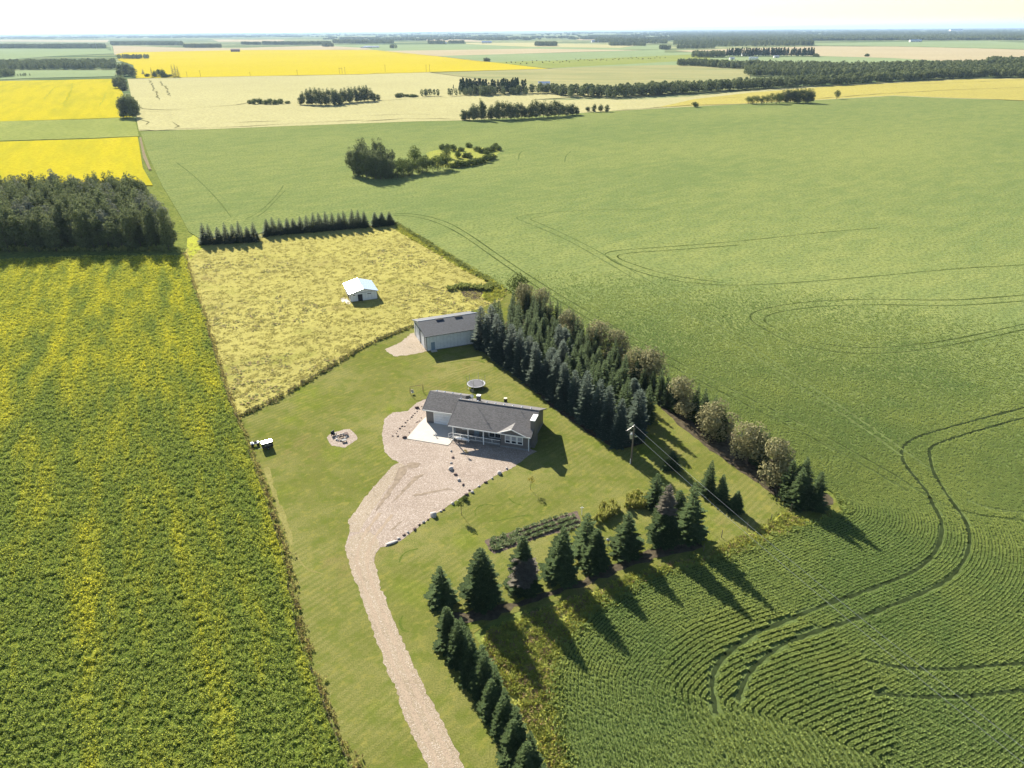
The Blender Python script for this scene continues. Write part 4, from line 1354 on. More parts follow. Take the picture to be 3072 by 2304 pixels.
for (a, b) in [(1430, 410), (1480, 405), (1530, 400), (1590, 395), (1640, 385), (1690, 372), (1750, 360), (1800, 345), (1850, 325), (1890, 310), (1480, 300), (1300, 195), (1350, 200), (1420, 215), (1510, 215), (1610, 170), (1700, 215), (1740, 235), (1790, 235), (1840, 225), (1890, 215), (1950, 205), (1920, 180), (1560, 290), (1620, 300), (1820, 275)]:
    w = P(1000 + a / KB, 400 + b / KB)
    plant('bush', 'bush', w[0], w[1], random.uniform(3.0, 4.6), 'rounded bush at the right end of the tree island', 'bush', 'bushes of the tree island', rr=random.uniform(2.6, 3.4), trunk=False)


def rank(name, kind, ks, by, label, cat, group, rr, k=(1000, 60, 2.212), jitter=4):
    for i, (a, ty) in enumerate(sorted(ks)):
        x, y0 = k[0] + a / k[2], k[1] + (by(a) + random.uniform(-jitter, 1)) / k[2]
        w = P(x, y0)
        plant(name, kind, w[0], w[1], max(3, tall(x, y0, k[1] + ty / k[2])), label if len(ks) < 2 else ORD[i] + ' from left: ' + label, cat, group, rr=rr)


rank('aspen_tree', 'aspen', [(860, 592), (880, 598), (905, 585), (930, 552), (955, 560), (985, 520), (1000, 540)], lambda a: 666, 'aspen, left part of the row on the wheat field edge', 'aspen tree', 'trees in the left part of the field edge row', 3.6)
rank('aspen_tree', 'aspen', [(1030, 590), (1050, 560), (1080, 540), (1100, 532), (1125, 535), (1150, 535), (1175, 545), (1200, 552), (1225, 545), (1250, 548), (1270, 570)], lambda a: 664 - (a - 1030) * .03, 'aspen, middle part of the row on the wheat field edge', 'aspen tree', 'trees in the middle part of the field edge row', 3.8)
rank('aspen_tree', 'aspen', [(1300, 560), (1320, 530), (1345, 524), (1370, 540), (1395, 530), (1420, 555), (1445, 540), (1470, 524), (1495, 535), (1520, 548), (1545, 560), (1570, 555), (1590, 550), (1612, 570)], lambda a: 655 - (a - 1300) * .07, 'aspen, right part of the row on the wheat field edge', 'aspen tree', 'trees in the right part of the field edge row', 3.8)
rank('aspen_tree', 'aspen', [(1690, 572), (1730, 556), (1772, 556), (1815, 560)], lambda a: 612, 'one of four small trees right of the field edge row', 'aspen tree', 'four small trees right of the field edge row', 3.0)
A3 = (0, 0, 2.011)
rank('aspen_tree', 'aspen', [(1812, 585), (1835, 550), (1860, 535), (1885, 528), (1910, 526), (1935, 530), (1960, 535), (1985, 530), (2010, 530), (2035, 540), (2055, 560), (1870, 560), (1920, 560), (1970, 565), (2020, 570)], lambda a: 636, 'dark aspen in the left of two groves standing in the wheat', 'aspen tree', 'left grove in the wheat field', 3.8, A3)
rank('aspen_tree', 'aspen', [(65, 455), (85, 448), (105, 440), (130, 442), (155, 440), (180, 436), (205, 434), (225, 432), (250, 450), (272, 480), (295, 490), (10, 455), (35, 470), (110, 480), (160, 480), (210, 480)], lambda a: 560 - a * .08, 'dark aspen in the right of two groves standing in the wheat', 'aspen tree', 'right grove in the wheat field', 3.8)
rank('bush', 'bush', [(1515, 600), (1540, 595), (1570, 588), (1600, 600), (1630, 595), (1660, 596), (1690, 592), (1735, 612)], lambda a: 630, 'low bush in the line left of the groves in the wheat', 'bush', 'bushes left of the groves', 4.5, A3)
rank('bush', 'bush', [(430, 482), (455, 480), (490, 492), (520, 488), (545, 492)], lambda a: 515, 'bush right of the groves in the wheat', 'bush', 'bushes right of the groves', 5.0)
rank('aspen_tree', 'aspen', [(745, 585), (765, 570), (785, 565), (805, 566), (825, 580)], lambda a: 714, 'tall tree at the front of the tight clump by the yellow field', 'aspen tree', 'front of the clump by the yellow field', 5.0, A3, 12)
rank('aspen_tree', 'aspen', [(750, 585), (775, 575), (800, 570), (820, 590)], lambda a: 690, 'tall tree at the back of the tight clump by the yellow field', 'aspen tree', 'clump on the far left field corner', 5.0, A3, 12)
rank('aspen_tree', 'aspen', [(720, 455), (740, 450), (760, 460), (735, 480), (760, 500), (700, 460), (745, 520)], lambda a: 545, 'tree in the line above the tight clump on the far left', 'aspen tree', 'line of trees above the far left clump', 5.0, A3, 14)
rank('aspen_tree', 'aspen', [(730, 380), (755, 372), (780, 378), (800, 392), (815, 410), (745, 400), (775, 400)], lambda a: 468, 'large tree in the cluster left of the bright canola', 'aspen tree', 'cluster left of the bright canola', 7.0, A3, 14)
rank('spruce_tree', 'green', [(865, 415), (920, 404), (1048, 386), (1062, 384), (1078, 396)], lambda a: 468 if a > 880 else 450, 'dark spruce at the left edge of the bright canola field', 'spruce tree', 'spruces by the bright canola', 4.2, A3)
rank('bush', 'bush', [(890, 440), (940, 425), (965, 418), (985, 410), (1000, 440), (1025, 448)], lambda a: 467, 'bush among the spruces at the left edge of the bright canola', 'bush', 'bushes by the bright canola', 6.0, A3)
C3 = (1950, 60, 1.971)
rank('aspen_tree', 'aspen', [(780, 412), (805, 404), (830, 402), (855, 402), (880, 404), (905, 402), (930, 402), (950, 406), (815, 420), (870, 418), (920, 418)], lambda a: 492, 'tall tree, right half of the far row on the green field edge', 'aspen tree', 'tall trees of the right edge row', 4.4, C3)
rank('poplar_tree', 'poplar', [(580, 450), (605, 446), (630, 444), (660, 446), (690, 440), (715, 430), (745, 428), (765, 430)], lambda a: 498, 'lower tree, left half of the far row on the green field edge', 'poplar tree', 'low trees of the right edge row', 4.6, C3)
rank('poplar_tree', 'poplar', [(1103, 412)], lambda a: 467, 'lone small tree on the edge of the green field', 'poplar tree', None, 4.6, C3, 1)
rank('bush', 'bush', [(265, 485)], lambda a: 516, 'small scraggly bush alone on the field edge', 'bush', None, 4.5, C3, 1)
rank('bush', 'bush', [(1280, 196)], lambda a: 217, 'lone dark bush in the pinkish field at the right', 'bush', None, 9.0, C3, 1)
rank('aspen_tree', 'aspen', [(1005, 250), (1017, 246), (1030, 252)], lambda a: 278, 'lone dark tree clump beside the bright canola corner', 'aspen tree', 'clump beside the canola corner', 6.0)

# --- far-off woods that read as one mass
fp_low = [blob_tree(rg, 12, 3.6, 90, 1.15) for _ in range(4)]
fp_con = [blob_tree(rg, 13, 3.0, 70, 1.0, conic=True) for _ in range(3)]
fp_big = [mergep([(lambda b: (b[0] + np.array([rg.uniform(-22, 22), rg.uniform(-14, 14), 0]), b[1], b[2]))(blob_tree(rg, rg.uniform(9, 14), 6.0, 26, 2.8)) for _ in range(9)]) for _ in range(3)]


def wood(name, front, depth, spacing, label, protos=None, sc=(.75, 1.15), mat='aspen_leaf', cat='woods'):
    """trees behind a base line traced in the picture, going `depth` metres away from the viewer"""
    ln = [P(a, b) for a, b in front]
    pts = []
    for a, b in zip(ln[:-1], ln[1:]):
        L = math.dist(a, b)
        n = max(1, int(L * depth / spacing ** 2))
        t = rg.uniform(0, 1, n)
        q = rg.uniform(0, 1, n) * depth
        x = a[0] + (b[0] - a[0]) * t
        y = a[1] + (b[1] - a[1]) * t
        r = np.hypot(x, y)
        pts.append(np.stack([x + x / r * q, y + y / r * q, np.zeros(n)], 1))
    pts = np.concatenate(pts)
    return scatter(name, pts, protos or fp_low, [M[mat]], sc, label=label, cat=cat)


wood('far_wood', [(1262, 291), (1383, 288), (1480, 286)], 10, 6, 'low dark bushes along the wheat field, left of the spruce wood', sc=(.45, .75))
wood('spruce_wood', B_((845, 492), (1000, 498), (1200, 492), (1230, 488)), 45, 6.5, 'dark spruce wood with pointed tops beyond the wheat field', fp_con, (.95, 1.35), 'spruce_green')
wood('far_wood', B_((860, 506), (1000, 506), (1150, 502), (1290, 496)), 25, 6.5, 'bushy fringe in front of the spruce wood', sc=(.5, .95))
wood('spruce_wood', B_((1235, 488), (1280, 488)), 20, 6, 'small stand of taller spruces left of the far white barn', fp_con, (1.0, 1.35), 'spruce_green')
wood('spruce_wood', B_((775, 476), (800, 476)), 8, 6, 'two small spruces at the left end of the spruce wood', fp_con, (.6, .8), 'spruce_green')
wood('far_wood', B_((1300, 492), (1450, 492), (1500, 505), (1580, 512)), 25, 6.5, 'trees in front of the far white barn', sc=(.7, 1.05))
wood('far_wood', B_((1570, 514), (1660, 516), (1760, 520), (1860, 520), (2000, 508), (2212, 498)) + C_((0, 445), (300, 432), (560, 415), (880, 398), (1100, 388), (1310, 374)), 45, 6.5, 'long belt of trees between the wheat and the patchy field', sc=(.75, 1.15))
wood('far_wood', C_((1320, 372), (1500, 364), (1870, 346), (2212, 343), (2500, 340)), 60, 7, 'tree belt along the right end of the wheat field', sc=(.85, 1.2))
wood('far_wood', C_((558, 330), (700, 335), (900, 342), (1100, 345), (1350, 345), (1800, 330), (2212, 318), (2500, 315)), 330, 9.5, 'large grey green wood filling the right middle distance', sc=(.85, 1.25))
wood('far_wood', C_((1980, 300), (2100, 298), (2500, 296)), 200, 9, 'higher trees at the right end of the large wood', sc=(1.2, 1.6))
wood('far_wood', C_((160, 272), (300, 275), (410, 285), (560, 292), (640, 292)), 60, 8, 'wood standing in front of the far farmstead', sc=(.85, 1.25))
wood('far_wood', C_((250, 224), (440, 224)), 90, 10, 'leafy wood left of the far farmstead', sc=(1.0, 1.5))
wood('spruce_wood', C_((450, 219), (700, 216), (970, 218)), 50, 8, 'spruce shelter behind the far farmstead', fp_con, (1.2, 1.8), 'spruce_green')
wood('far_wood', C_((965, 218), (1000, 222)), 20, 8, 'bush at the right end of the farmstead spruces', sc=(.6, .8))
# left side
wood('far_wood', A_((0, 470), (90, 462)), 45, 8, 'wood at the left edge above the yellow field', sc=(.7, 1.1))
wood('far_wood', A_((0, 425), (110, 424), (380, 420), (560, 421), (705, 418)), 330, 11, 'large wood on the left beyond the yellow field', sc=(.9, 1.25))
wood('far_wood', A_((100, 462), (190, 460)), 14, 7, 'low bushes right of the left edge wood', sc=(.3, .5))
wood('far_wood', A_((715, 358), (900, 356)), 70, 9, 'strip of trees ending in the bright canola field', sc=(.7, 1.1))
wood('far_wood', A_((-90, 293), (0, 293), (300, 293), (640, 293)), 420, 16, 'dense block of wood far off on the left', sc=(1.2, 1.7))
wood('far_wood', A_((670, 275), (900, 274), (1105, 276)), 600, 20, 'far block of wood left of the canola barn', sc=(1.3, 1.8))
wood('far_wood', A_((1110, 290), (1335, 290)), 200, 13, 'darker small wood just behind the bright canola', sc=(1.2, 1.6))
wood('far_wood', A_((1455, 270), (1575, 272)), 120, 14, 'thin row of far trees behind the canola', sc=(1.2, 1.5))
wood('far_wood', A_((1585, 270), (1800, 272), (2000, 270)), 220, 15, 'row of far trees right of the canola barn', sc=(1.2, 1.6))
wood('far_wood', A_((1945, 284), (2010, 284)), 80, 12, 'small dark far wood above the canola', sc=(1.2, 1.5))
wood('far_wood', B_((0, 155), (200, 158), (400, 158)), 500, 20, 'far wood above the middle of the canola', sc=(1.2, 1.7))
wood('far_wood', B_((630, 161), (740, 161)), 120, 14, 'small far wood left of the white far buildings', sc=(1.3, 1.7))
wood('far_wood', B_((765, 158), (872, 158)), 100, 14, 'small far wood right of the white far buildings', sc=(1.2, 1.6))
wood('far_wood', B_((375, 190), (420, 190)), 40, 10, 'two far bushes above the canola corner', sc=(1.0, 1.5))
wood('far_wood', B_((1338, 175), (1484, 175)), 160, 12, 'dark square wood far off in the centre', sc=(1.3, 1.8))
wood('far_wood', B_((1830, 172), (2070, 174)), 120, 13, 'long low wood far off right of the centre', sc=(1.0, 1.4))
wood('far_wood', B_((1735, 150), (2212, 160)), 700, 24, 'far broad wood right of the centre', sc=(1.2, 1.8))
wood('far_wood', B_((2165, 196), (2212, 197)) + C_((60, 176), (118, 176)), 90, 12, 'small dark wood at the edge of the pinkish field', sc=(1.0, 1.4))
wood('far_wood', C_((160, 172), (380, 170)), 130, 13, 'low wood along the pinkish field', sc=(.9, 1.3))
wood('far_wood', C_((140, 154), (500, 160), (960, 154)), 800, 24, 'far wood above the pinkish field', sc=(1.2, 1.8))
wood('far_wood', C_((890, 154), (962, 154)), 100, 12, 'dark corner of the far wood over the pinkish field', sc=(1.4, 1.9))


def bands(name, x0, x1, y_lo, y_hi, n, wmin, wmax, label, slope=0.0):
    """strips of very far wood, each a line of tree clumps"""
    pts = []
    for _ in range(n):
        y = y_lo + (y_hi - y_lo) * rg.uniform(0, 1) ** 1.3
        xa = rg.uniform(x0, x1)
        wpx = rg.uniform(wmin, wmax)
        yy = y + slope * (xa - x0)
        a = P(xa, yy)
        b = P(xa + wpx, yy - .0065 * wpx)
        L = math.dist(a, b)
        m = max(3, int(L / 34))
        t = rg.uniform(0, 1, m)
        q = rg.uniform(0, 1, m) * L * .12
        r = math.hypot(*a)
        pts.append(np.stack([a[0] + (b[0] - a[0]) * t, a[1] + (b[1] - a[1]) * t + q, np.zeros(m)], 1))
    pts = np.concatenate(pts)
    return scatter(name, pts, fp_big, [M['aspen_leaf']], (.9, 1.4), label=label, cat='woods')


bands('distant_woods', -100, 1000, 118, 102, 80, 30, 220, 'blue hazy strips of wood under the horizon on the left', -.0065)
bands('distant_woods', 950, 2050, 124, 97, 110, 30, 200, 'blue hazy strips of wood under the horizon in the centre', -.0065)
bands('distant_woods', 1950, 3150, 124, 90, 420, 60, 260, 'broad blue hazy forest under the horizon on the right', -.004)
bands('distant_woods', 2400, 3150, 122, 108, 80, 120, 260, 'front of the hazy forest behind the pale far field', -.002)

# ================================================================== BUILDINGS
def gable(bld, x0, x1, y0, y1, yr, ze, zr, th=.16):
    """a pitched roof slab: ridge along local x"""
    v = [(x0, y0, ze), (x1, y0, ze), (x1, yr, zr), (x0, yr, zr), (x1, y1, ze), (x0, y1, ze)]
    v += [(a, b, c - th) for a, b, c in v]
    f = [(0, 1, 2, 3), (3, 2, 4, 5), (7, 6, 9, 8), (8, 9, 11, 10), (0, 6, 7, 1), (4, 10, 11, 5), (1, 7, 8, 2), (2, 8, 10, 4), (3, 9, 6, 0), (5, 11, 9, 3)]
    bld.add(v, f)
    return bld


def wall_gable(b, x0, x1, y0, y1, yr, z0, ze, zr, i=0):
    """house body with gable ends (pentagon prism along x)"""
    p = [(y0, z0), (y1, z0), (y1, ze), (yr, zr), (y0, ze)]
    v = [(x0, a, c) for a, c in p] + [(x1, a, c) for a, c in p]
    f = [(0, 4, 3, 2, 1), (5, 6, 7, 8, 9)] + [(k, (k + 1) % 5, 5 + (k + 1) % 5, 5 + k) for k in range(5)]
    return b.add(v, f, i)


# ---- the house
hx, hy = 3.3 * (1 - .38 / 72), 113.95 * (1 - .38 / 72)
HR = root('house', hx, hy, 'grey bungalow with attached garage, covered front porch and charcoal shingle roof', 'house', None, math.radians(-17), (1, 1, 1.13))
X0, XG = -16.55, -23.9
b = MB()
wall_gable(b, -16.0, -.35, 2.45, 11.5, 6.0, .3, 2.88, 5.14)
b.box(-5.95, -.35, .45, 2.452, .3, 2.72)
wall_gable(b, -23.4, -16.002, 5.1, 12.9, 8.95, .0, 2.88, 4.60)
b.obj('wall', M['siding_grey'], HR)
b = MB().box(-16.04, -.31, 2.40, 11.54, 0, .32).box(-5.98, -.30, .42, 2.42, 0, .318)
b.obj('foundation', M['concrete_dark'], HR)
b = gable(MB(), X0, .18, -.02, 11.95, 6.0, 2.92, 5.32)
b.obj('roof', M['shingle'], HR)
b = gable(MB(), XG, X0 + .6, 4.55, 13.4, 8.95, 2.90, 4.74)
b.obj('roof', M['shingle'], HR)
b = MB().box(X0 + .01, .17, -.09, -.02, 2.72, 2.90).box(XG + .01, X0 + .05, 4.47, 4.55, 2.70, 2.88)
b.obj('fascia', M['white_paint'], HR)


def rake(bb, x, ya, za, yb, zb, w=.05, d=.17):
    bb.add([(x - w, ya, za - d), (x + w, ya, za - d), (x + w, ya, za + .02), (x - w, ya, za + .02), (x - w, yb, zb - d), (x + w, yb, zb - d), (x + w, yb, zb + .02), (x - w, yb, zb + .02)],
           [(0, 3, 2, 1), (4, 5, 6, 7), (0, 1, 5, 4), (1, 2, 6, 5), (2, 3, 7, 6), (3, 0, 4, 7)])


b = MB()
for x in (.23, X0 - .05):
    rake(b, x, -.02, 2.92, 6.0, 5.32)
    rake(b, x, 11.95, 2.92, 6.0, 5.32)
rake(b, XG - .05, 4.55, 2.90, 8.95, 4.74)
rake(b, XG - .05, 13.4, 2.90, 8.95, 4.74)
b.obj('roof_edge', M['siding_grey'], HR)
MB().box(X0, .18, 5.88, 6.12, 5.30, 5.36).obj('ridge_cap', M['shingle'], HR)
# small gable over the triple window
gx0, gx1, gxm, gy0, gz, ge = -6.35, -.75, -3.6, -.12, 3.98, 2.98
yb = (gz - 2.92) / .4
b = MB()
b.add([(gx0, gy0, ge), (gxm, gy0, gz), (gxm, yb, gz + .01), (gx1, gy0, ge), (gx0, gy0, ge - .12), (gxm, gy0, gz - .12), (gx1, gy0, ge - .12)],
      [(0, 1, 2), (1, 3, 2), (0, 4, 5, 1), (1, 5, 6, 3)])
b.obj('gable_roof', M['shingle'], HR)
b = MB()
for xa, za, xb, zb in ((gx0, ge, gxm, gz), (gxm, gz, gx1, ge)):
    b.add([(xa, gy0 - .05, za - .14), (xb, gy0 - .05, zb - .14), (xb, gy0 - .05, zb + .02), (xa, gy0 - .05, za + .02), (xa, gy0 + .02, za - .14), (xb, gy0 + .02, zb - .14), (xb, gy0 + .02, zb + .02), (xa, gy0 + .02, za + .02)],
          [(0, 1, 2, 3), (7, 6, 5, 4), (3, 2, 6, 7), (0, 4, 5, 1)])
b.obj('gable_trim', M['white_paint'], HR)
MB().add([(gx0 + .3, .06, 2.9), (gx1 - .3, .06, 2.9), (gxm, .06, gz - .12)], [(0, 1, 2)]).obj('gable_wall', M['siding_grey'], HR)
# triple window
for k in range(3):
    xa = -5.05 + k * 1.22
    b = MB().box(xa, xa + 1.14, .36, .45, .95, 1.05).box(xa, xa + 1.14, .36, .45, 2.38, 2.48).box(xa, xa + .13, .36, .45, 1.05, 2.38).box(xa + 1.01, xa + 1.14, .36, .45, 1.05, 2.38).box(xa + .13, xa + 1.01, .37, .45, 1.50, 1.58)
    wdw = b.obj('window', M['white_paint'], HR)
    MB().box(xa + .13, xa + 1.01, .41, .44, 1.05, 1.50).obj('pane', M['glass'], wdw)
    MB().box(xa + .13, xa + 1.01, .41, .44, 1.58, 2.38).obj('pane', M['curtain'], wdw)
# porch
porch = MB().box(-15.7, -5.96, .18, 2.44, .36, .46).obj('porch_deck', M['concrete_dark'], HR)
MB().box(-15.7, -5.96, .22, .28, 0, .36).box(-15.7, -15.64, .28, 2.44, 0, .36).obj('porch_skirt', M['siding_grey'], HR)
for x in (-15.62, -12.5, -9.35):
    MB().box(x - .09, x + .09, .12, .30, 0, 2.74).obj('porch_post', M['white_paint'], HR)
MB().box(-.36, -.22, .26, .40, 0, 2.72).obj('downspout', M['white_paint'], HR)
for xa, xb in ((-15.53, -12.59), (-12.41, -9.44), (-9.26, -5.98)):
    b = MB().box(xa, xb, .18, .24, 1.28, 1.36).box(xa, xb, .19, .23, .58, .63).box((xa + xb) / 2 - .04, (xa + xb) / 2 + .04, .18, .24, .63, 1.28)
    for q in range(1, 18):
        x = xa + (xb - xa) * q / 18
        b.box(x - .008, x + .008, .205, .215, .63, 1.28)
    b.obj('porch_railing', M['white_paint'], HR)
b = MB().box(-9.0, -6.5, 2.36, 2.45, .46, .56).box(-9.0, -6.5, 2.36, 2.45, 2.40, 2.52).box(-9.0, -8.88, 2.36, 2.45, .56, 2.40).box(-6.62, -6.5, 2.36, 2.45, .56, 2.40).box(-7.81, -7.69, 2.36, 2.45, .56, 2.40)
dr = b.obj('patio_door', M['white_paint'], HR)
MB().box(-8.88, -7.81, 2.40, 2.44, .56, 2.40).obj('pane', M['glass'], dr)
MB().box(-7.69, -6.62, 2.40, 2.44, .56, 2.40).obj('pane', M['glass'], dr)
b = MB().box(-12.0, -11.0, 2.37, 2.45, .46, 2.55)
dr = b.obj('front_door', M['door_blue'], HR)
MB().box(-11.16, -11.08, 2.32, 2.37, 1.35, 1.45).obj('handle', M['steel'], dr)
b = MB().box(-14.6, -13.1, 2.36, 2.45, 1.2, 2.3)
wdw = b.obj('window', M['white_paint'], HR)
MB().box(-14.48, -13.22, 2.33, 2.36, 1.3, 2.2).obj('pane', M['glass'], wdw)
# porch steps with a white rail
b = MB()
for k in range(3):
    b.box(-16.0 - .3 * k, -15.70 - .3 * k - .002, .5, 1.9, 0, .36 - .11 * k)
b.obj('porch_steps', M['concrete_dark'], HR)
b = MB().tube([(-15.7, .45, 1.35), (-16.7, .45, .95)], .05, 6).tube([(-16.7, .45, 0), (-16.7, .45, .98)], .045, 6).tube([(-15.7, .45, .75), (-16.7, .45, .35)], .03, 6)
b.obj('step_rail', M['white_paint'], HR)
# garage door
b = MB().box(-21.75, -21.60, 5.02, 5.10, .02, 2.35).box(-16.65, -16.50, 5.02, 5.10, .02, 2.35).box(-21.60, -16.65, 5.02, 5.10, 2.22, 2.35).box(-21.75, -16.50, 5.02, 5.10, 2.352, 2.42)
gd_ = b.obj('garage_door', M['white_paint'], HR)
for k in range(4):
    MB().box(-21.60, -16.65, 5.05, 5.095, .03 + k * .55, .56 + k * .55).obj('door_panel', M['door_white'], gd_)
# brick-wide chimney chase on the gable end
MB().box(-.36, .46, 1.75, 4.15, 0, 5.25).obj('chimney', M['siding_grey'], HR)
MB().box(-.44, .54, 1.67, 4.23, 5.25, 5.36).obj('chimney_cap', M['white_paint'], HR)
# flue box, mast with dish, vents
fl = MB().box(-13.3, -12.6, 7.75, 8.45, 4.2, 5.55).obj('flue_box', M['siding_grey'], HR)
MB().box(-13.36, -12.54, 7.69, 8.51, 5.55, 5.63).obj('flue_cap', M['white_paint'], fl)
b = MB().tube([(-13.75, 6.6, 4.9), (-13.75, 6.6, 7.3)], .03, 6).tube([(-14.1, 6.6, 7.0), (-13.4, 6.6, 7.0)], .02, 5).tube([(-14.0, 6.6, 7.25), (-13.5, 6.6, 7.25)], .02, 5)
ant = b.obj('antenna_mast', M['steel'], HR)
dish = MB()
pts = []
for q in range(4):
    rr_ = .36 * q / 3
    pts += [(-14.05 + rr_ * math.cos(6.283 * k / 12), 7.5 - .25 - .5 * rr_ * rr_, 5.7 + rr_ * math.sin(6.283 * k / 12)) for k in range(12)]
dish.add(pts, [(q * 12 + k, q * 12 + (k + 1) % 12, (q + 1) * 12 + (k + 1) % 12, (q + 1) * 12 + k) for q in range(3) for k in range(12)])
dish.tube([(-14.05, 7.3, 5.7), (-14.05, 7.6, 4.6)], .03, 5)
dish.obj('satellite_dish', M['white_paint'], HR)
vm = None
for k in range(13):
    if k < 9:
        x, y, z = -1.6 - 1.83 * k, 6.75, 5.32 - .75 * .4
    else:
        x, y, z = -17.4 - 1.75 * (k - 9), 9.6, 4.74 - .65 * .41
    if vm is None:
        vb = MB().tube([(0, 0, -.1), (0, 0, .12), (0, 0, .125), (0, 0, .2)], [.12, .12, .2, .08], 10)
        vm = vb.mesh('roof_vent', M['metal_white'])
    link('roof_vent', vm, HR, (x, y, z))
MB().tube([(-3.1, 5.1, 4.7), (-3.1, 5.1, 5.35)], .05, 8).obj('vent_pipe', M['steel'], HR)
# porch clutter
r_ = math.radians(-17)


def hl(x, y):
    return hx + x * math.cos(r_) - y * math.sin(r_), hy + x * math.sin(r_) + y * math.cos(r_)


px_, py_ = hl(-11.2, 1.1)
T = root('patio_table', px_, py_, 'small grey round patio table on the front porch', 'table', z=.52)
MB().tube([(0, 0, .70), (0, 0, .74)], .55, 16).obj('table_top', M['curtain'], T)
for k in range(4):
    a = .785 + k * 1.571
    MB().tube([(.4 * math.cos(a), .4 * math.sin(a), 0), (.3 * math.cos(a), .3 * math.sin(a), .7)], .025, 5).obj('leg', M['steel'], T)
px_, py_ = hl(-13.6, -.25)
T = root('white_bundle', px_, py_, 'long white tapered bundle with a dark strap lying along the porch railing', 'bundle', rot=r_)
MB().tube([(-1.4, 0, .75), (-1.1, 0, .8), (-.3, 0, .85), (.5, 0, .85), (1.1, 0, .8), (1.6, 0, .72)], [.08, .24, .32, .32, .22, .05], 10).obj('cover', M['white_paint'], T, True)
MB().tube([(.0, 0, .85), (.08, 0, .85)], .335, 10).obj('strap', M['black'], T)
MB().box(-1.0, -.9, -.2, .2, 0, .6).box(.9, 1.0, -.2, .2, 0, .6).obj('cradle', M['steel'], T)
# driveway slab
sl_ = [(-24.67, -2.06), (-15.95, -2.1), (-15.72, -1.6), (-15.72, 5.0), (-16.5, 5.09), (-23.42, 5.09), (-23.42, 6.9), (-24.4, 6.9), (-24.65, 4.5)]
pts = [hl(a, c) for a, c in sl_]
b = MB().prism(pts, -.02, .09)
tag(b.obj('concrete_slab', M['concrete']), 'pale concrete slab in front of the garage', 'slab', None, 'structure')
lx, ly = hl(-19.5, .4)
T = root('light_post', lx, ly, 'short white topped post on the concrete slab edge of the garage shade', 'post')
MB().box(-.05, .05, -.05, .05, .09, .55).obj('post', M['white_paint'], T)
MB().tube([(0, 0, .55), (0, 0, .62), (0, 0, .78)], [.09, .16, .05], 8).obj('lamp', M['white_paint'], T)
bx_, by_ = hl(-10.46, 18.1)
T = root('burn_barrel', bx_, by_, 'dark steel barrel with a pale lid behind the house', 'barrel')
MB().tube([(0, 0, 0), (0, 0, .3), (0, 0, .32), (0, 0, .34), (0, 0, .88)], [.36, .36, .38, .36, .36], 14).obj('drum', M['dark_panel'], T)
MB().tube([(0, 0, .88), (0, 0, .96)], .40, 14).obj('lid', M['cream'], T)
bx_, by_ = hl(-11.5, 16.8)
T = root('round_slab', bx_, by_, 'pale round slab lying on the lawn beside the barrel behind the house', 'slab')
MB().tube([(0, 0, 0), (0, 0, .18)], .62, 16).obj('disc', M['cream'], T)

# ---- the shop
sx, sy = P(1281, 1054)
SR = root('workshop', sx, sy, 'long white metal workshop with dark grey roof and big end doors, beside the spruces', 'workshop', None, math.radians(21.7))
b = wall_gable(MB(), 0, 15.0, 0, 12.0, 6.0, 0, 4.05, 5.72)
b.obj('wall', M['siding_white'], SR)
gable(MB(), -.45, 15.45, -.35, 12.35, 6.0, 4.12, 5.95, .12).obj('roof', M['roof_dark'], SR)
MB().box(-.46, 15.46, 5.93, 6.07, 5.94, 5.99).obj('ridge_cap', M['metal_white'], SR)
for x in (5.2, 10.2):
    MB().box(x - 1.0, x + 1.0, 5.45, 5.84, 6.0, 6.10).obj('ridge_vent', M['dark_panel'], SR)
b = MB().box(-.46, 15.46, -.42, -.35, 3.94, 4.12)
rake(b, -.50, -.35, 4.12, 6.0, 5.95, .04, .14)
rake(b, -.50, 12.35, 4.12, 6.0, 5.95, .04, .14)
rake(b, 15.50, -.35, 4.12, 6.0, 5.95, .04, .14)
rake(b, 15.50, 12.35, 4.12, 6.0, 5.95, .04, .14)
b.obj('roof_trim', M['trim_dark'], SR)
MB().box(-.04, .10, -.04, .0, 0, 3.95).box(-.04, 0, .002, .12, 0, 3.95).box(14.9, 15.04, -.04, 0, 0, 3.95).obj('corner_trim', M['trim_dark'], SR)
d_ = MB().box(1.15, 2.15, -.05, -.01, .1, 2.25).obj('side_door', M['door_blue'], SR)
MB().box(1.10, 2.2, -.06, -.052, 2.26, 2.33).obj('door_frame', M['white_paint'], d_)
MB().box(1.98, 2.06, -.12, -.05, 1.1, 1.2).obj('handle', M['steel'], d_)
MB().box(.95, 2.4, -1.1, -.06, 0, .12).obj('door_step', M['concrete'], SR)
for ya, yb_, in ((1.6, 5.1), (6.2, 10.4)):
    d_ = MB().box(-.08, -.01, ya, yb_, .05, 3.7).obj('sliding_door', M['door_white'], SR)
    MB().box(-.13, -.08, ya - .10, ya, .05, 3.7).box(-.13, -.08, yb_, yb_ + .10, .05, 3.7).obj('door_edge', M['trim_dark'], d_)
MB().box(-.16, -.09, 1.3, 10.8, 3.72, 3.9).obj('door_rail', M['trim_dark'], SR)
MB().box(-.02, 15.02, -.02, 12.02, -.05, .16).obj('footing', M['concrete_dark'], SR)

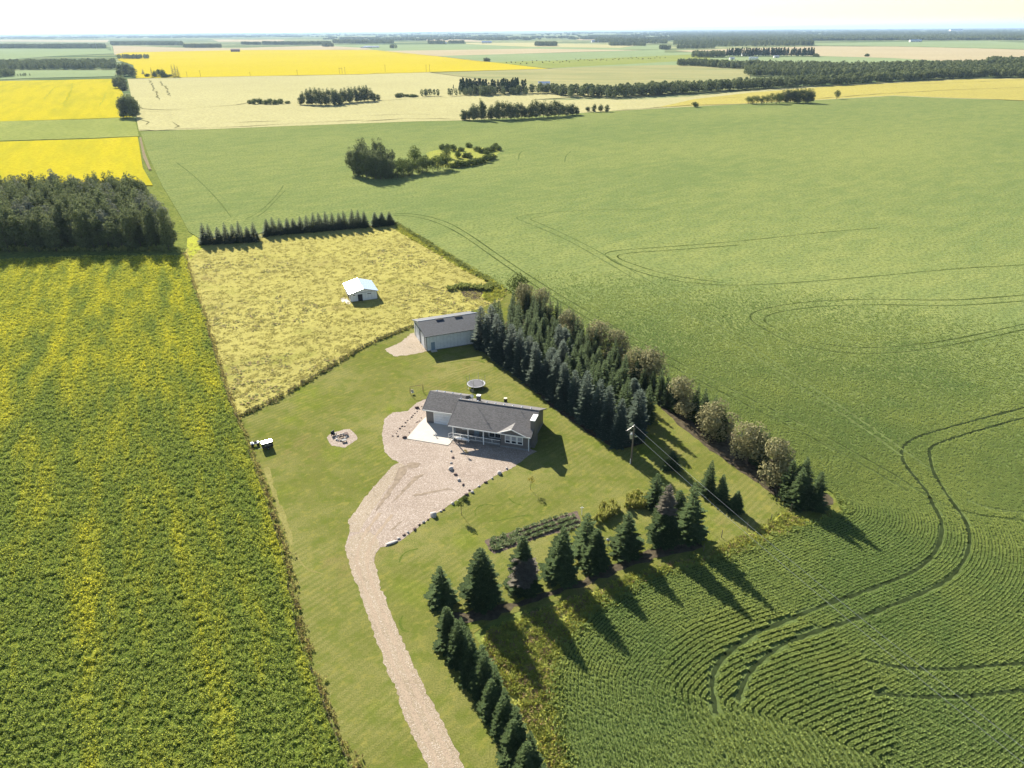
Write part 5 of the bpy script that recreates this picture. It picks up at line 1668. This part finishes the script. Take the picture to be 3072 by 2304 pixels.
# ---- the small shed
qx, qy = P(1000 + 730 / 13.825, 820 + 1200 / 13.825)
QR = root('shed', qx, qy, 'small white shed with a bright metal roof standing in the dry pasture', 'shed', None, math.radians(21))
wall_gable(MB(), 0, 0, 0, 0, 0, 0, 0, 0)
b = MB()
b.add([(0, 0, 0), (8.0, 0, 0), (8.0, 0, 2.6), (4.0, 0, 3.72), (0, 0, 2.6), (0, 10, 0), (8.0, 10, 0), (8.0, 10, 2.6), (4.0, 10, 3.72), (0, 10, 2.6)],
      [(0, 1, 2, 3, 4), (9, 8, 7, 6, 5), (0, 5, 6, 1), (1, 6, 7, 2), (2, 7, 8, 3), (3, 8, 9, 4), (4, 9, 5, 0)])
b.obj('wall', M['siding_white'], QR)
b = MB()
v = [(-.4, -.35, 2.62), (4.0, -.35, 3.86), (8.4, -.35, 2.62), (-.4, 10.35, 2.62), (4.0, 10.35, 3.86), (8.4, 10.35, 2.62)]
v += [(p, q_, z - .09) for p, q_, z in v]
b.add(v, [(0, 1, 4, 3), (1, 2, 5, 4), (9, 10, 7, 6), (10, 11, 8, 7), (0, 6, 7, 1), (1, 7, 8, 2), (3, 4, 10, 9), (4, 5, 11, 10), (0, 3, 9, 6), (2, 8, 11, 5)])
b.obj('roof', M['metal_white'], QR)
b = MB()
for xa, za, xb, zb in ((-.4, 2.62, 4.0, 3.86), (4.0, 3.86, 8.4, 2.62)):
    b.add([(xa, -.39, za - .13), (xb, -.39, zb - .13), (xb, -.39, zb + .01), (xa, -.39, za + .01), (xa, -.353, za - .13), (xb, -.353, zb - .13), (xb, -.353, zb + .01), (xa, -.353, za + .01)], [(0, 1, 2, 3), (7, 6, 5, 4), (3, 2, 6, 7), (0, 4, 5, 1)])
b.obj('roof_trim', M['trim_dark'], QR)
MB().box(-.03, .08, -.04, 0, 0, 2.55).box(7.92, 8.03, -.04, 0, 0, 2.55).obj('corner_trim', M['trim_dark'], QR)
MB().box(.09, 7.91, -.03, 0, 2.54, 2.62).obj('gable_band', M['trim_dark'], QR)
MB().box(2.2, 3.55, -.05, 0, .05, 2.1).obj('door', M['dark_panel'], QR)
for xa, xb in ((.75, 1.5), (5.0, 6.3)):
    w_ = MB().box(xa, xb, -.05, 0, 1.85, 2.2).obj('window', M['white_paint'], QR)
    MB().box(xa + .05, xb - .05, -.07, -.05, 1.9, 2.15).obj('pane', M['glass'], w_)
MB().box(-.06, 0, 2.4, 4.9, .05, 2.2).obj('side_door', M['dark_panel'], QR)
MB().box(-.02, 8.02, -.02, 10.02, -.05, .14).obj('footing', M['concrete_dark'], QR)
sheet('shed_apron', ZM(1000, 820, 13.825, (300, 1040), (420, 1000), (520, 990), (620, 1100), (720, 1230), (640, 1290), (540, 1250), (480, 1150), (380, 1200), (330, 1150)), .03, M['concrete'], rough=(.5, .08))

# ================================================================== YARD THINGS
# trampoline
tx, ty = P(1340 + 1220 / 13.825, 1100 + 700 / 13.825, .9)
T = root('trampoline', tx, ty, 'round grey trampoline with tall net poles behind the house', 'trampoline')
MB().tube([(0, 0, .88), (0, 0, .90)], 1.85, 28).obj('jumping_mat', M['trampoline'], T)
b = MB()
ring = [(2.05 * math.cos(6.283 * k / 28), 2.05 * math.sin(6.283 * k / 28), .92) for k in range(29)]
b.tube(ring, .05, 6, cap=False)
v = []
for k in range(28):
    a = 6.283 * k / 28
    v += [(1.82 * math.cos(a), 1.82 * math.sin(a), .925), (2.1 * math.cos(a), 2.1 * math.sin(a), .93)]
b.add(v, [(2 * k, 2 * k + 1, (2 * k + 3) % 56, (2 * k + 2) % 56) for k in range(28)])
b.obj('spring_ring', M['curtain'], T)
for k in range(6):
    a = 1.047 * k + .3
    x, y = 2.12 * math.cos(a), 2.12 * math.sin(a)
    MB().tube([(x, y, 0), (x, y, 2.75)], .04, 6).obj('net_pole', M['steel'], T)
    x2, y2 = 2.0 * math.cos(a + .25), 2.0 * math.sin(a + .25)
    MB().tube([(x, y, .06), (x2, y2, .06), (x2, y2, .9)], .025, 5).obj('leg', M['steel'], T)
# swing frame
f0 = np.array(P(1231.5, 1183))
f1 = np.array(P(1270, 1177))
T = root('swing_frame', f0[0], f0[1], 'rusty brown swing frame with a pale seat on the lawn behind the garage', 'swing', rot=math.atan2(f1[1] - f0[1], f1[0] - f0[0]))
LW = float(np.linalg.norm(f1 - f0))
MB().tube([(0, 0, 1.9), (LW, 0, 1.9)], .045, 6).obj('top_bar', M['rust'], T)
for x in (0, LW):
    for y in (-.75, .75):
        MB().tube([(x, y, 0), (x, 0, 1.9)], .035, 6).obj('leg', M['rust'], T)
    MB().tube([(x, -.45, .75), (x, .45, .75)], .03, 5).obj('brace', M['rust'], T)
b = MB().box(.2, .75, -.35, .35, .42, .47).box(.2, .75, .30, .36, .47, .95)
st = b.obj('swing_seat', M['cream'], T)
MB().tube([(.25, 0, .45), (.25, 0, 1.9)], .012, 4).tube([(.7, 0, .45), (.7, 0, 1.9)], .012, 4).obj('chain', M['steel'], st)

# trailer box and quad bike on the lawn
tc = np.array([-48.45 - 47.92 - 46.25 - 46.91, 115.47 + 114.67 + 115.58 + 116.43]) / 4
T = root('cargo_trailer', tc[0], tc[1], 'small dark box trailer with a white top and white lettering on its side', 'trailer', rot=math.radians(31))
MB().box(-1.0, 1.0, -.55, .55, .32, 1.42).obj('box', M['dark_panel'], T)
MB().box(-1.03, 1.03, -.58, .58, 1.42, 1.50).obj('lid', M['metal_white'], T)
MB().tube([(-1.0, 0, .35), (-1.75, 0, .38)], .04, 6).obj('drawbar', M['steel'], T)
for y in (-.66, .66):
    w_ = MB().tube([(0, y - .07, .24), (0, y + .07, .24)], .24, 14).obj('wheel', M['black'], T)
    MB().tube([(0, y - .08, .24), (0, y + .08, .24)], .10, 10).obj('rim', M['steel'], w_)
b = MB()
for k, (x, z, w, h) in enumerate([(-.42, 1.12, .10, .12), (-.25, 1.08, .05, .08), (-.06, 1.13, .05, .13), (.04, 1.12, .05, .10), (.12, 1.10, .12, .04), (.20, 1.15, .06, .12),
                                  (-.60, .86, .12, .07), (-.44, .88, .05, .10), (-.34, .87, .04, .09), (-.24, .85, .08, .06), (-.02, .87, .10, .04), (.12, .88, .12, .05), (.28, .90, .14, .04), (.46, .91, .10, .04)]):
    b.box(x, x + w, -.556, -.551, z - h / 2, z + h / 2)
b.obj('lettering', M['white_paint'], T)
qa = P(740 + 360 / 13.825, 1290 + 640 / 13.825, 0)
T = root('quad_bike', qa[0], qa[1], 'small white quad bike with a black seat in front of the box trailer', 'quad bike', rot=math.radians(205))
MB().box(-.55, .55, -.22, .22, .38, .62).box(-.75, -.25, -.42, .42, .62, .68).box(.30, .78, -.42, .42, .60, .66).box(.35, .70, -.16, .16, .66, .82).obj('body', M['white_paint'], T)
MB().tube([(-.45, 0, .70), (-.1, 0, .78), (.2, 0, .74)], [.14, .17, .12], 8).obj('seat', M['black'], T)
MB().tube([(.35, -.38, 1.0), (.38, 0, .95), (.35, .38, 1.0)], .025, 5).tube([(.38, 0, .7), (.38, 0, .95)], .03, 5).obj('handlebar', M['black'], T)
for x in (-.52, .55):
    for y in (-.42, .42):
        MB().tube([(x, y - .12, .27), (x, y + .12, .27)], .27, 12).obj('wheel', M['black'], T)
for y in (-.2, .2):
    MB().tube([(.70, y, .75), (.76, y, .75)], .07, 8).obj('headlight', M['cream'], T)

# boulders and edging stones
rs = np.random.default_rng(5)


def stone_mesh(seed, m, subd=1):
    r = np.random.default_rng(seed)
    t = (1 + 5 ** .5) / 2
    V = np.array([(-1, t, 0), (1, t, 0), (-1, -t, 0), (1, -t, 0), (0, -1, t), (0, 1, t), (0, -1, -t), (0, 1, -t), (t, 0, -1), (t, 0, 1), (-t, 0, -1), (-t, 0, 1)], float)
    V /= np.linalg.norm(V[0])
    T_ = [(0, 11, 5), (0, 5, 1), (0, 1, 7), (0, 7, 10), (0, 10, 11), (1, 5, 9), (5, 11, 4), (11, 10, 2), (10, 7, 6), (7, 1, 8), (3, 9, 4), (3, 4, 2), (3, 2, 6), (3, 6, 8), (3, 8, 9), (4, 9, 5), (2, 4, 11), (6, 2, 10), (8, 6, 7), (9, 8, 1)]
    V = list(V)
    mid = {}
    T2 = []
    for a, b2, c in T_:
        def gm(i, j):
            k = (min(i, j), max(i, j))
            if k not in mid:
                p = (V[i] + V[j]) / 2
                V.append(p / np.linalg.norm(p))
                mid[k] = len(V) - 1
            return mid[k]
        x, y, z = gm(a, b2), gm(b2, c), gm(c, a)
        T2 += [(a, x, z), (b2, y, x), (c, z, y), (x, y, z)]
    V = np.array(V)
    pl = r.normal(size=(7, 3))
    pl /= np.linalg.norm(pl, axis=1)[:, None]
    for n_ in pl:
        d_ = V @ n_
        lim = r.uniform(.55, .85)
        V -= np.maximum(d_ - lim, 0)[:, None] * n_
    V *= np.array([1, r.uniform(.7, 1), r.uniform(.55, .75)])
    V *= 1 + r.normal(0, .03, (len(V), 1))
    return npmesh('stone', V, np.array(T2), [m])


SM = [stone_mesh(k, M['stone_light'] if k % 2 else M['stone_dark']) for k in range(6)]


def stones(name, ks, label, cat, group, sizes=(.22, .34), alt=None):
    for i, (a, b) in enumerate(ks):
        w = P(a, b)
        s = random.uniform(*sizes)
        o = link(name, SM[(i * 5 + 1 + len(name)) % 6] if alt is None else SM[alt], None, (w[0], w[1], s * .22), random.uniform(0, 6), (s, s, s))
        tag(o, label, cat, group)


H5 = lambda *p: ZM(1270, 1200, 5.53, *p)
Z5 = lambda *p: ZM(700, 1200, 3.16, *p)
stones('edging_stone', H5((460, 850), (490, 955), (462, 1045), (535, 1240), (590, 1335), (660, 1410)), 'small stone in the line running from the slab corner into the gravel yard', 'stone', 'stones in the line from the slab corner', (.3, .42))
stones('edging_stone', H5((1140, 1305), (1035, 1365), (925, 1435), (765, 1500), (815, 1535), (720, 1575), (1380, 1140)), 'small stone on the lawn edge of the gravel near the house', 'stone', 'stones on the upper lawn edge of the gravel', (.28, .42))
stones('edging_stone', Z5((2130, 960), (1995, 1040), (1968, 1055), (1845, 1135), (1803, 1160), (1763, 1185), (1655, 1258), (1618, 1280), (1570, 1315), (1545, 1330)), 'small stone on the lawn edge of the gravel below the yard', 'stone', 'stones on the lower lawn edge of the gravel', (.2, .32))
stones('edging_stone', Z5((1510, 342), (1545, 320), (1555, 297), (1560, 345), (1578, 272), (1600, 250), (1625, 250), (1632, 215), (1652, 195), (1675, 180), (1690, 163), (1703, 146), (1720, 128), (1742, 108), (1762, 85), (1787, 62)), 'dark small stone in the curved line left of the concrete slab', 'stone', 'stones in the curved line left of the slab', (.16, .26), 2)
stones('edging_stone', Z5((1740, 212), (1750, 207), (1765, 200), (1782, 170), (1668, 310)), 'small dark stone beside the upper edge of the concrete slab', 'stone', 'stones beside the slab', (.14, .2), 4)
for (a, b, s, lab) in [(1352, 1408, .62, 'large pale boulder in the middle of the gravel yard'), (1499, 1421, .62, 'large grey boulder on the gravel edge below the house corner'), (1301, 1548, .78, 'biggest boulder on the lower gravel edge'),
                       (1244, 1589, .42, 'mid sized dark boulder left of the biggest one'), (1358, 1512, .42, 'mid sized boulder on the gravel edge left of the sapling'), (1214, 1313, .5, 'dark boulder at the left corner of the concrete slab'), (1251, 1224, .5, 'dark boulder near the left rear corner of the garage')]:
    w = P(a, b)
    tag(link('boulder', SM[2 if 'dark' in lab else 1], None, (w[0], w[1], s * .25), random.uniform(0, 6), (s, s, s)), lab, 'boulder')
w = P(1175, 1630)
o = tag(link('stone_slab', SM[3], None, (w[0], w[1], .1), math.radians(30), (1.3, .5, .25)), 'long flat stone slab at the lower end of the stone edging', 'stone')

# fire pit
fx, fy = P(1024, 1313)
T = root('fire_pit', fx, fy, 'fire pit ringed with pale rocks on the round gravel pad in the lawn', 'fire pit')
for k in range(13):
    a = 6.283 * k / 13
    s = random.uniform(.22, .34)
    link('rock', SM[1 + 2 * (k % 3)], T, (1.0 * math.cos(a), 1.25 * math.sin(a), s * .3), random.uniform(0, 6), (s, s, s))
for k in range(4):
    MB().tube([(-.5 + .1 * k, -.4 + .2 * k, .15 + .08 * k), (.5, .3 - .2 * k, .25)], .07, 6).obj('log', M['bark'], T)
for (a, b, rt, lab) in [(1033, 1325, .3, 'dark low stool at the front of the fire pit'), (1002, 1306, 1.0, 'dark chair at the left of the fire pit'), (1039, 1305, 2.0, 'small dark log seat at the right of the fire pit')]:
    w = P(a, b)
    T = root('pit_seat', w[0], w[1], lab, 'seat', None, rt)
    MB().box(-.45, .45, -.35, .35, .32, .42).obj('seat', M['stone_dark'] if 'log' in lab else M['dark_panel'], T)
    for x in (-.38, .38):
        for y in (-.28, .28):
            MB().box(x - .04, x + .04, y - .04, y + .04, 0, .32).obj('leg', M['dark_panel'], T)
    if 'chair' in lab:
        MB().box(-.45, .45, .30, .36, .42, .95).obj('backrest', M['dark_panel'], T)

# power pole with transformer and wires
pb = P(1893, 1390)
T = root('power_pole', pb[0], pb[1], 'wooden power pole with a grey transformer in front of the spruces', 'power pole')
PH = tall(1893, 1390, 1277)
MB().tube([(0, 0, 0), (0, 0, PH)], [.17, .11], 8).obj('pole', M['wood_pole'], T)
MB().tube([(-.38, -.1, PH - 2.6), (-.38, -.1, PH - 1.75), (-.38, -.1, PH - 1.62)], [.26, .26, .2], 12).obj('transformer', M['steel'], T)
for x in (-.46, -.30):
    MB().tube([(x, -.1, PH - 1.62), (x, -.1, PH - 1.58), (x, -.1, PH - 1.3)], [.04, .07, .03], 6).obj('insulator', M['white_paint'], T)
MB().tube([(0, 0, PH), (-1.3, -.1, PH - .95)], .02, 4).tube([(-1.3, -.1, PH - .95), (-.46, -.1, PH - 1.3)], .015, 4).obj('jumper_wire', M['steel'], T)
MB().box(-.12, 0, -.08, .0, PH - 2.3, PH - 2.2).obj('bracket', M['steel'], T)
MB().tube([(0, 0, PH), (0, 0, PH + .12), (0, 0, PH + .2)], [.05, .09, .05], 8).obj('top_insulator', M['white_paint'], T)
MB().tube([(-.2, -.2, 0), (-.2, -.2, 1.1)], .06, 6).obj('ground_guard', M['white_paint'], T)


def wire(name, a, b, sag, r, label):
    pts = []
    for k in range(33):
        t = k / 32
        pts.append((a[0] + (b[0] - a[0]) * t, a[1] + (b[1] - a[1]) * t, a[2] + (b[2] - a[2]) * t - sag * 4 * t * (1 - t)))
    tag(MB().tube(pts, r, 4).obj(name, M['steel']), label, 'wire')


e1 = P(3330, 2452, PH)
wire('power_wire', (pb[0], pb[1], PH + .15), (e1[0], e1[1], PH + .15), 1.0, .017, 'upper power wire running from the pole top over the green crop')
wire('power_wire', (pb[0], pb[1], PH - 1.5), (e1[0], e1[1], PH - 1.5), 1.0, .017, 'lower power wire running from below the pole top over the green crop')
T = root('power_pole', e1[0], e1[1], 'wooden power pole standing in the green crop beyond the lower right', 'power pole')
MB().tube([(0, 0, 0), (0, 0, PH)], [.17, .11], 8).obj('pole', M['wood_pole'], T)
MB().tube([(0, 0, PH), (0, 0, PH + .12), (0, 0, PH + .2)], [.05, .09, .05], 8).obj('top_insulator', M['white_paint'], T)

# garden post and bird house
w = P(1745, 1545)
T = root('garden_post', w[0], w[1], 'slim white post at the top corner of the vegetable bed', 'post')
MB().box(-.04, .04, -.04, .04, 0, 1.7).obj('post', M['white_paint'], T)
MB().box(-.3, .3, -.03, .03, 1.45, 1.53).obj('cross_bar', M['white_paint'], T)
w = P(1823, 1646)
T = root('bird_house', w[0], w[1], 'bird house with a white roof on a dark post between the spruces', 'bird house')
MB().box(-.04, .04, -.04, .04, 0, 1.5).obj('post', M['wood_pole'], T)
MB().box(-.16, .16, -.14, .14, 1.5, 1.8).obj('box', M['rust'], T)
MB().add([(-.25, -.22, 1.8), (.25, -.22, 1.8), (.25, .22, 1.8), (-.25, .22, 1.8), (-.25, 0, 1.95), (.25, 0, 1.95)], [(0, 1, 5, 4), (2, 3, 4, 5), (0, 4, 3), (1, 2, 5), (3, 2, 1, 0)]).obj('roof', M['white_paint'], T)

# saplings
PROTO['sap'] = [(2.8, .75, leafy_crown(2.8, .75, 200 + k, M['sapling_leaf'], 150, .10, .42, 5), trunk_mesh(2.2, .035, k, 4, .5)) for k in range(2)]
PROTO['sap2'] = [(3.2, .85, leafy_crown(3.2, .85, 210, M['bush_leaf'], 230, .12, .42, 5), trunk_mesh(2.4, .05, 3, 4, .5))]
w = P(1591, 1469)
plant('sapling', 'sap', w[0], w[1], 2.9, 'thin yellowing sapling alone on the mown lawn', 'young tree')
w = P(1384, 1543)
plant('sapling', 'sap2', w[0], w[1], 3.2, 'small green tree on the lawn beside the gravel edge', 'young tree')
w = P(1397, 1366)
plant('sapling', 'sap', w[0], w[1], 1.3, 'small yellow green plant in the gravel in front of the porch', 'young tree', rr=.6)
w = P(1394, 1500)
plant('bush', 'bush', w[0], w[1], .9, 'dark green low shrub at the corner of the stone edging', 'bush', rr=.7, trunk=False)

# fences: posts with wires
def fence(name, px, n, label, h=1.25, wires=2):
    ln = [P(a, b) for a, b in px]
    seg = [math.dist(a, b) for a, b in zip(ln[:-1], ln[1:])]
    tot = sum(seg)
    T = root(name, ln[0][0], ln[0][1], label, 'fence')
    pos = []
    for k in range(n):
        d_ = tot * k / (n - 1)
        i = 0
        while i < len(seg) - 1 and d_ > seg[i]:
            d_ -= seg[i]
            i += 1
        t = min(1, d_ / seg[i])
        pos.append((ln[i][0] + (ln[i + 1][0] - ln[i][0]) * t - ln[0][0], ln[i][1] + (ln[i + 1][1] - ln[i][1]) * t - ln[0][1]))
    me = MB().tube([(0, 0, 0), (.02, 0, h)], [.06, .05], 6).mesh('post', M['wood_pole'])
    for p in pos:
        link('post', me, T, (p[0], p[1], 0), random.uniform(0, 6))
    for k in range(wires):
        z = h * (.55 + .4 * k / max(1, wires - 1))
        MB().tube([(p[0], p[1], z) for p in pos], .006, 4, cap=False).obj('wire', M['wood_pole'], T)
    return T


fence('field_fence', D((773, 1700), (727, 1598), (683, 1480), (647, 1390), (609, 1195), (569, 1065), (539, 985)), 14, 'wire fence with thin posts between the near canola and the lawn')
fence('field_fence', D((511, 905), (478, 822), (458, 745), (428, 655), (403, 578), (398, 550)), 20, 'wire fence between the canola and the dry pasture')
fence('pasture_fence', D((513, 903), (600, 863), (680, 815), (740, 778), (790, 748), (840, 725), (893, 706)), 14, 'low wire fence curving between the pasture and the mown lawn')
fence('yard_fence', [(2110, 1655), (2165, 1612), (2222, 1595), (2288, 1577), (2372, 1535)], 5, 'short dark post fence at the lower end of the mown strip', 1.5, 1)

# ================================================================== FAR THINGS
def far_building(name, cxp, byp, L_, Wd, hh, rot, label, wall='barn_white', roof='barn_roof', cat='barn'):
    w = P(cxp, byp)
    T = root(name, w[0], w[1], label, cat, None, math.radians(rot))
    wall_gable(MB(), -L_ / 2, L_ / 2, 0, Wd, Wd / 2, 0, hh, hh + Wd * .22).obj('wall', M[wall], T)
    gable(MB(), -L_ / 2 - .4, L_ / 2 + .4, -.5, Wd + .5, Wd / 2, hh, hh + Wd * .25, .2).obj('roof', M[roof], T)
    b = MB()
    n = max(1, int(L_ / 8))
    for k in range(n):
        x = -L_ / 2 + L_ * (k + .5) / n
        b = MB().box(x - 1.2, x + 1.2, -.1, -.02, .1, hh * .62)
        b.obj('door', M['trim_dark'], T)
    return T


far_building('far_barn', 1633, 259, 16, 9, 4.0, 4, 'white barn partly hidden by the tree belt beyond the wheat', roof='metal_white')
far_building('far_barn', 706, 155.5, 34, 16, 7, 15, 'dark brown barn on the far edge of the bright canola', 'barn_red', 'barn_red')
far_building('far_barn', 2244, 168.5, 34, 14, 5, -4, 'long pale roofed barn at the left of the far farmstead')
far_building('far_barn', 2292, 167, 34, 16, 7, -4, 'large pale roofed barn in the middle of the far farmstead')
far_building('far_house', 2197, 179, 12, 8, 4, 10, 'white house at the left end of the far farmstead', cat='house')
far_building('far_house', 2330, 173.5, 14, 8, 4, 0, 'small shed at the right end of the far farmstead', cat='shed')
for k in range(6):
    w = P(2248 + k * 4.6, 182)
    T = root('grain_bin', w[0], w[1], ORD[k] + ' white grain bin from the left in the row at the far farmstead', 'grain bin', 'grain bins of the far farmstead')
    MB().tube([(0, 0, 0), (0, 0, 7)], 2.4, 12).obj('tank', M['metal_white'], T)
    MB().tube([(0, 0, 7), (0, 0, 9)], [2.5, .3], 12).obj('cone', M['metal_white'], T)
for (a, b, L_, lab) in [(1090, 144, 24, 'left white farm building far above the canola'), (1104, 143.5, 40, 'long white farm building far above the canola'), (1125, 143, 36, 'right white farm building far above the canola'), (1460, 130, 60, 'far white building right of the small far woods'),
                        (1330, 131, 40, 'far white building between the small far woods'), (1083, 130, 70, 'very far white building under the horizon left of centre'), (1790, 127, 60, 'very far white building right of centre'),
                        (2088, 122, 60, 'tiny white building in the hazy forest on the right'), (2748, 126, 60, 'tiny white building before the hazy forest on the far right'), (2870, 95, 200, 'tiny pale building under the horizon on the far right')]:
    far_building('far_building', a, b, L_, L_ * .35, L_ * .12, random.uniform(-10, 10), lab, roof='metal_white', cat='building')
for k, (a, y1, y0) in enumerate([(1130, 466, 432), (1211, 464, 425), (1510, 459, 435), (1795, 455, 422), (2083, 450, 405)]):
    w = P(a / 2.011, y1 / 2.011)
    h = tall(a / 2.011, y1 / 2.011, y0 / 2.011)
    T = root('utility_pole', w[0], w[1], ORD[k] + ' thin utility pole from the left along the front of the bright canola', 'utility pole', 'utility poles along the bright canola')
    MB().tube([(0, 0, 0), (0, 0, h)], [.25, .18], 6).obj('pole', M['wood_pole'], T)
    MB().box(-1.3, 1.3, -.1, .1, h - 1.0, h - .8).obj('cross_arm', M['wood_pole'], T)
for k, a in enumerate((345, 617, 640)):
    x, y = 1000 + a / 2.212, 60 + 345 / 2.212
    w = P(x, y)
    T = root('utility_pole', w[0], w[1], ('lone', 'left of a pair', 'right of a pair')[k] + ' utility pole on the right half of the canola edge', 'utility pole')
    MB().tube([(0, 0, 0), (0, 0, 13)], [.25, .18], 6).obj('pole', M['wood_pole'], T)
    MB().box(-1.3, 1.3, -.1, .1, 12, 12.2).obj('cross_arm', M['wood_pole'], T)
w = P(1023, 222)
T = root('pole_structure', w[0], w[1], 'two legged timber pole structure at the canola edge', 'utility pole')
for x in (-2.5, 2.5):
    MB().tube([(x, 0, 0), (x, 0, 11)], [.25, .2], 6).obj('pole', M['wood_pole'], T)
MB().box(-3.5, 3.5, -.12, .12, 9.6, 9.9).obj('cross_arm', M['wood_pole'], T)
for (a, b, h, lab) in [(291, 149, 62, 'lattice radio mast far off on the left'), (1240, 117, 110, 'thin radio mast near the horizon in the centre'), (1294, 111.5, 165, 'very tall faint mast rising above the horizon')]:
    w = P(a, b)
    T = root('radio_mast', w[0], w[1], lab, 'radio mast')
    s = 1.0 if h < 100 else (1.6 if h < 200 else 3.0)
    bb = MB()
    for k in range(3):
        q = 2.094 * k
        bb.tube([(s * math.cos(q), s * math.sin(q), 0), (.4 * math.cos(q), .4 * math.sin(q), h)], .16 * s, 4)
    bb.obj('lattice', M['steel'], T)
    bb = MB()
    for k in range(14):
        z0, z1 = h * k / 14, h * (k + 1) / 14
        f0_, f1_ = s + (.4 - s) * k / 14, s + (.4 - s) * (k + 1) / 14
        bb.tube([(f0_, 0, z0), (-f1_ * .5, f1_ * .8, z1)], .08 * s, 3, cap=False)
    bb.obj('bracing', M['steel'], T)
hb = MB().tube([(-.8, 0, .85), (.8, 0, .85)], .85, 12).mesh('hay_bale', M['hay'])
for k in range(52):
    a = 1150 + 1060 * k / 52 + random.uniform(-12, 12)
    y = 292 - (a - 1150) * .040 + random.uniform(-12, 5)
    w = P(1000 + a / 2.212, 60 + y / 2.212, .4)
    tag(link('hay_bale', hb, None, (w[0], w[1], .4), random.uniform(0, 3), (1.2, 1.2, 1.2)), 'tiny dark round hay bale on the green strip beyond the canola', 'hay bale', 'hay bales on the far green strip')

# ================================================================== AIR
hz = bpy.data.materials.new('thin_haze')
hz.use_nodes = True
hn = hz.node_tree
hn.nodes.clear()
ho = hn.nodes.new('ShaderNodeOutputMaterial')
hv = hn.nodes.new('ShaderNodeVolumePrincipled')
hv.inputs['Color'].default_value = (.50, .70, .98, 1)
hv.inputs['Density'].default_value = HAZE_DENSITY
hv.inputs['Anisotropy'].default_value = .2
hn.links.new(hv.outputs[0], ho.inputs['Volume'])
TOPZ = 172.0
b = MB().box(-BIG - 500, BIG + 500, -3500, BIG + 500, -1.5, TOPZ)
tag(b.obj('haze', hz), 'thin blue haze over the farmland', 'haze', None, 'stuff')
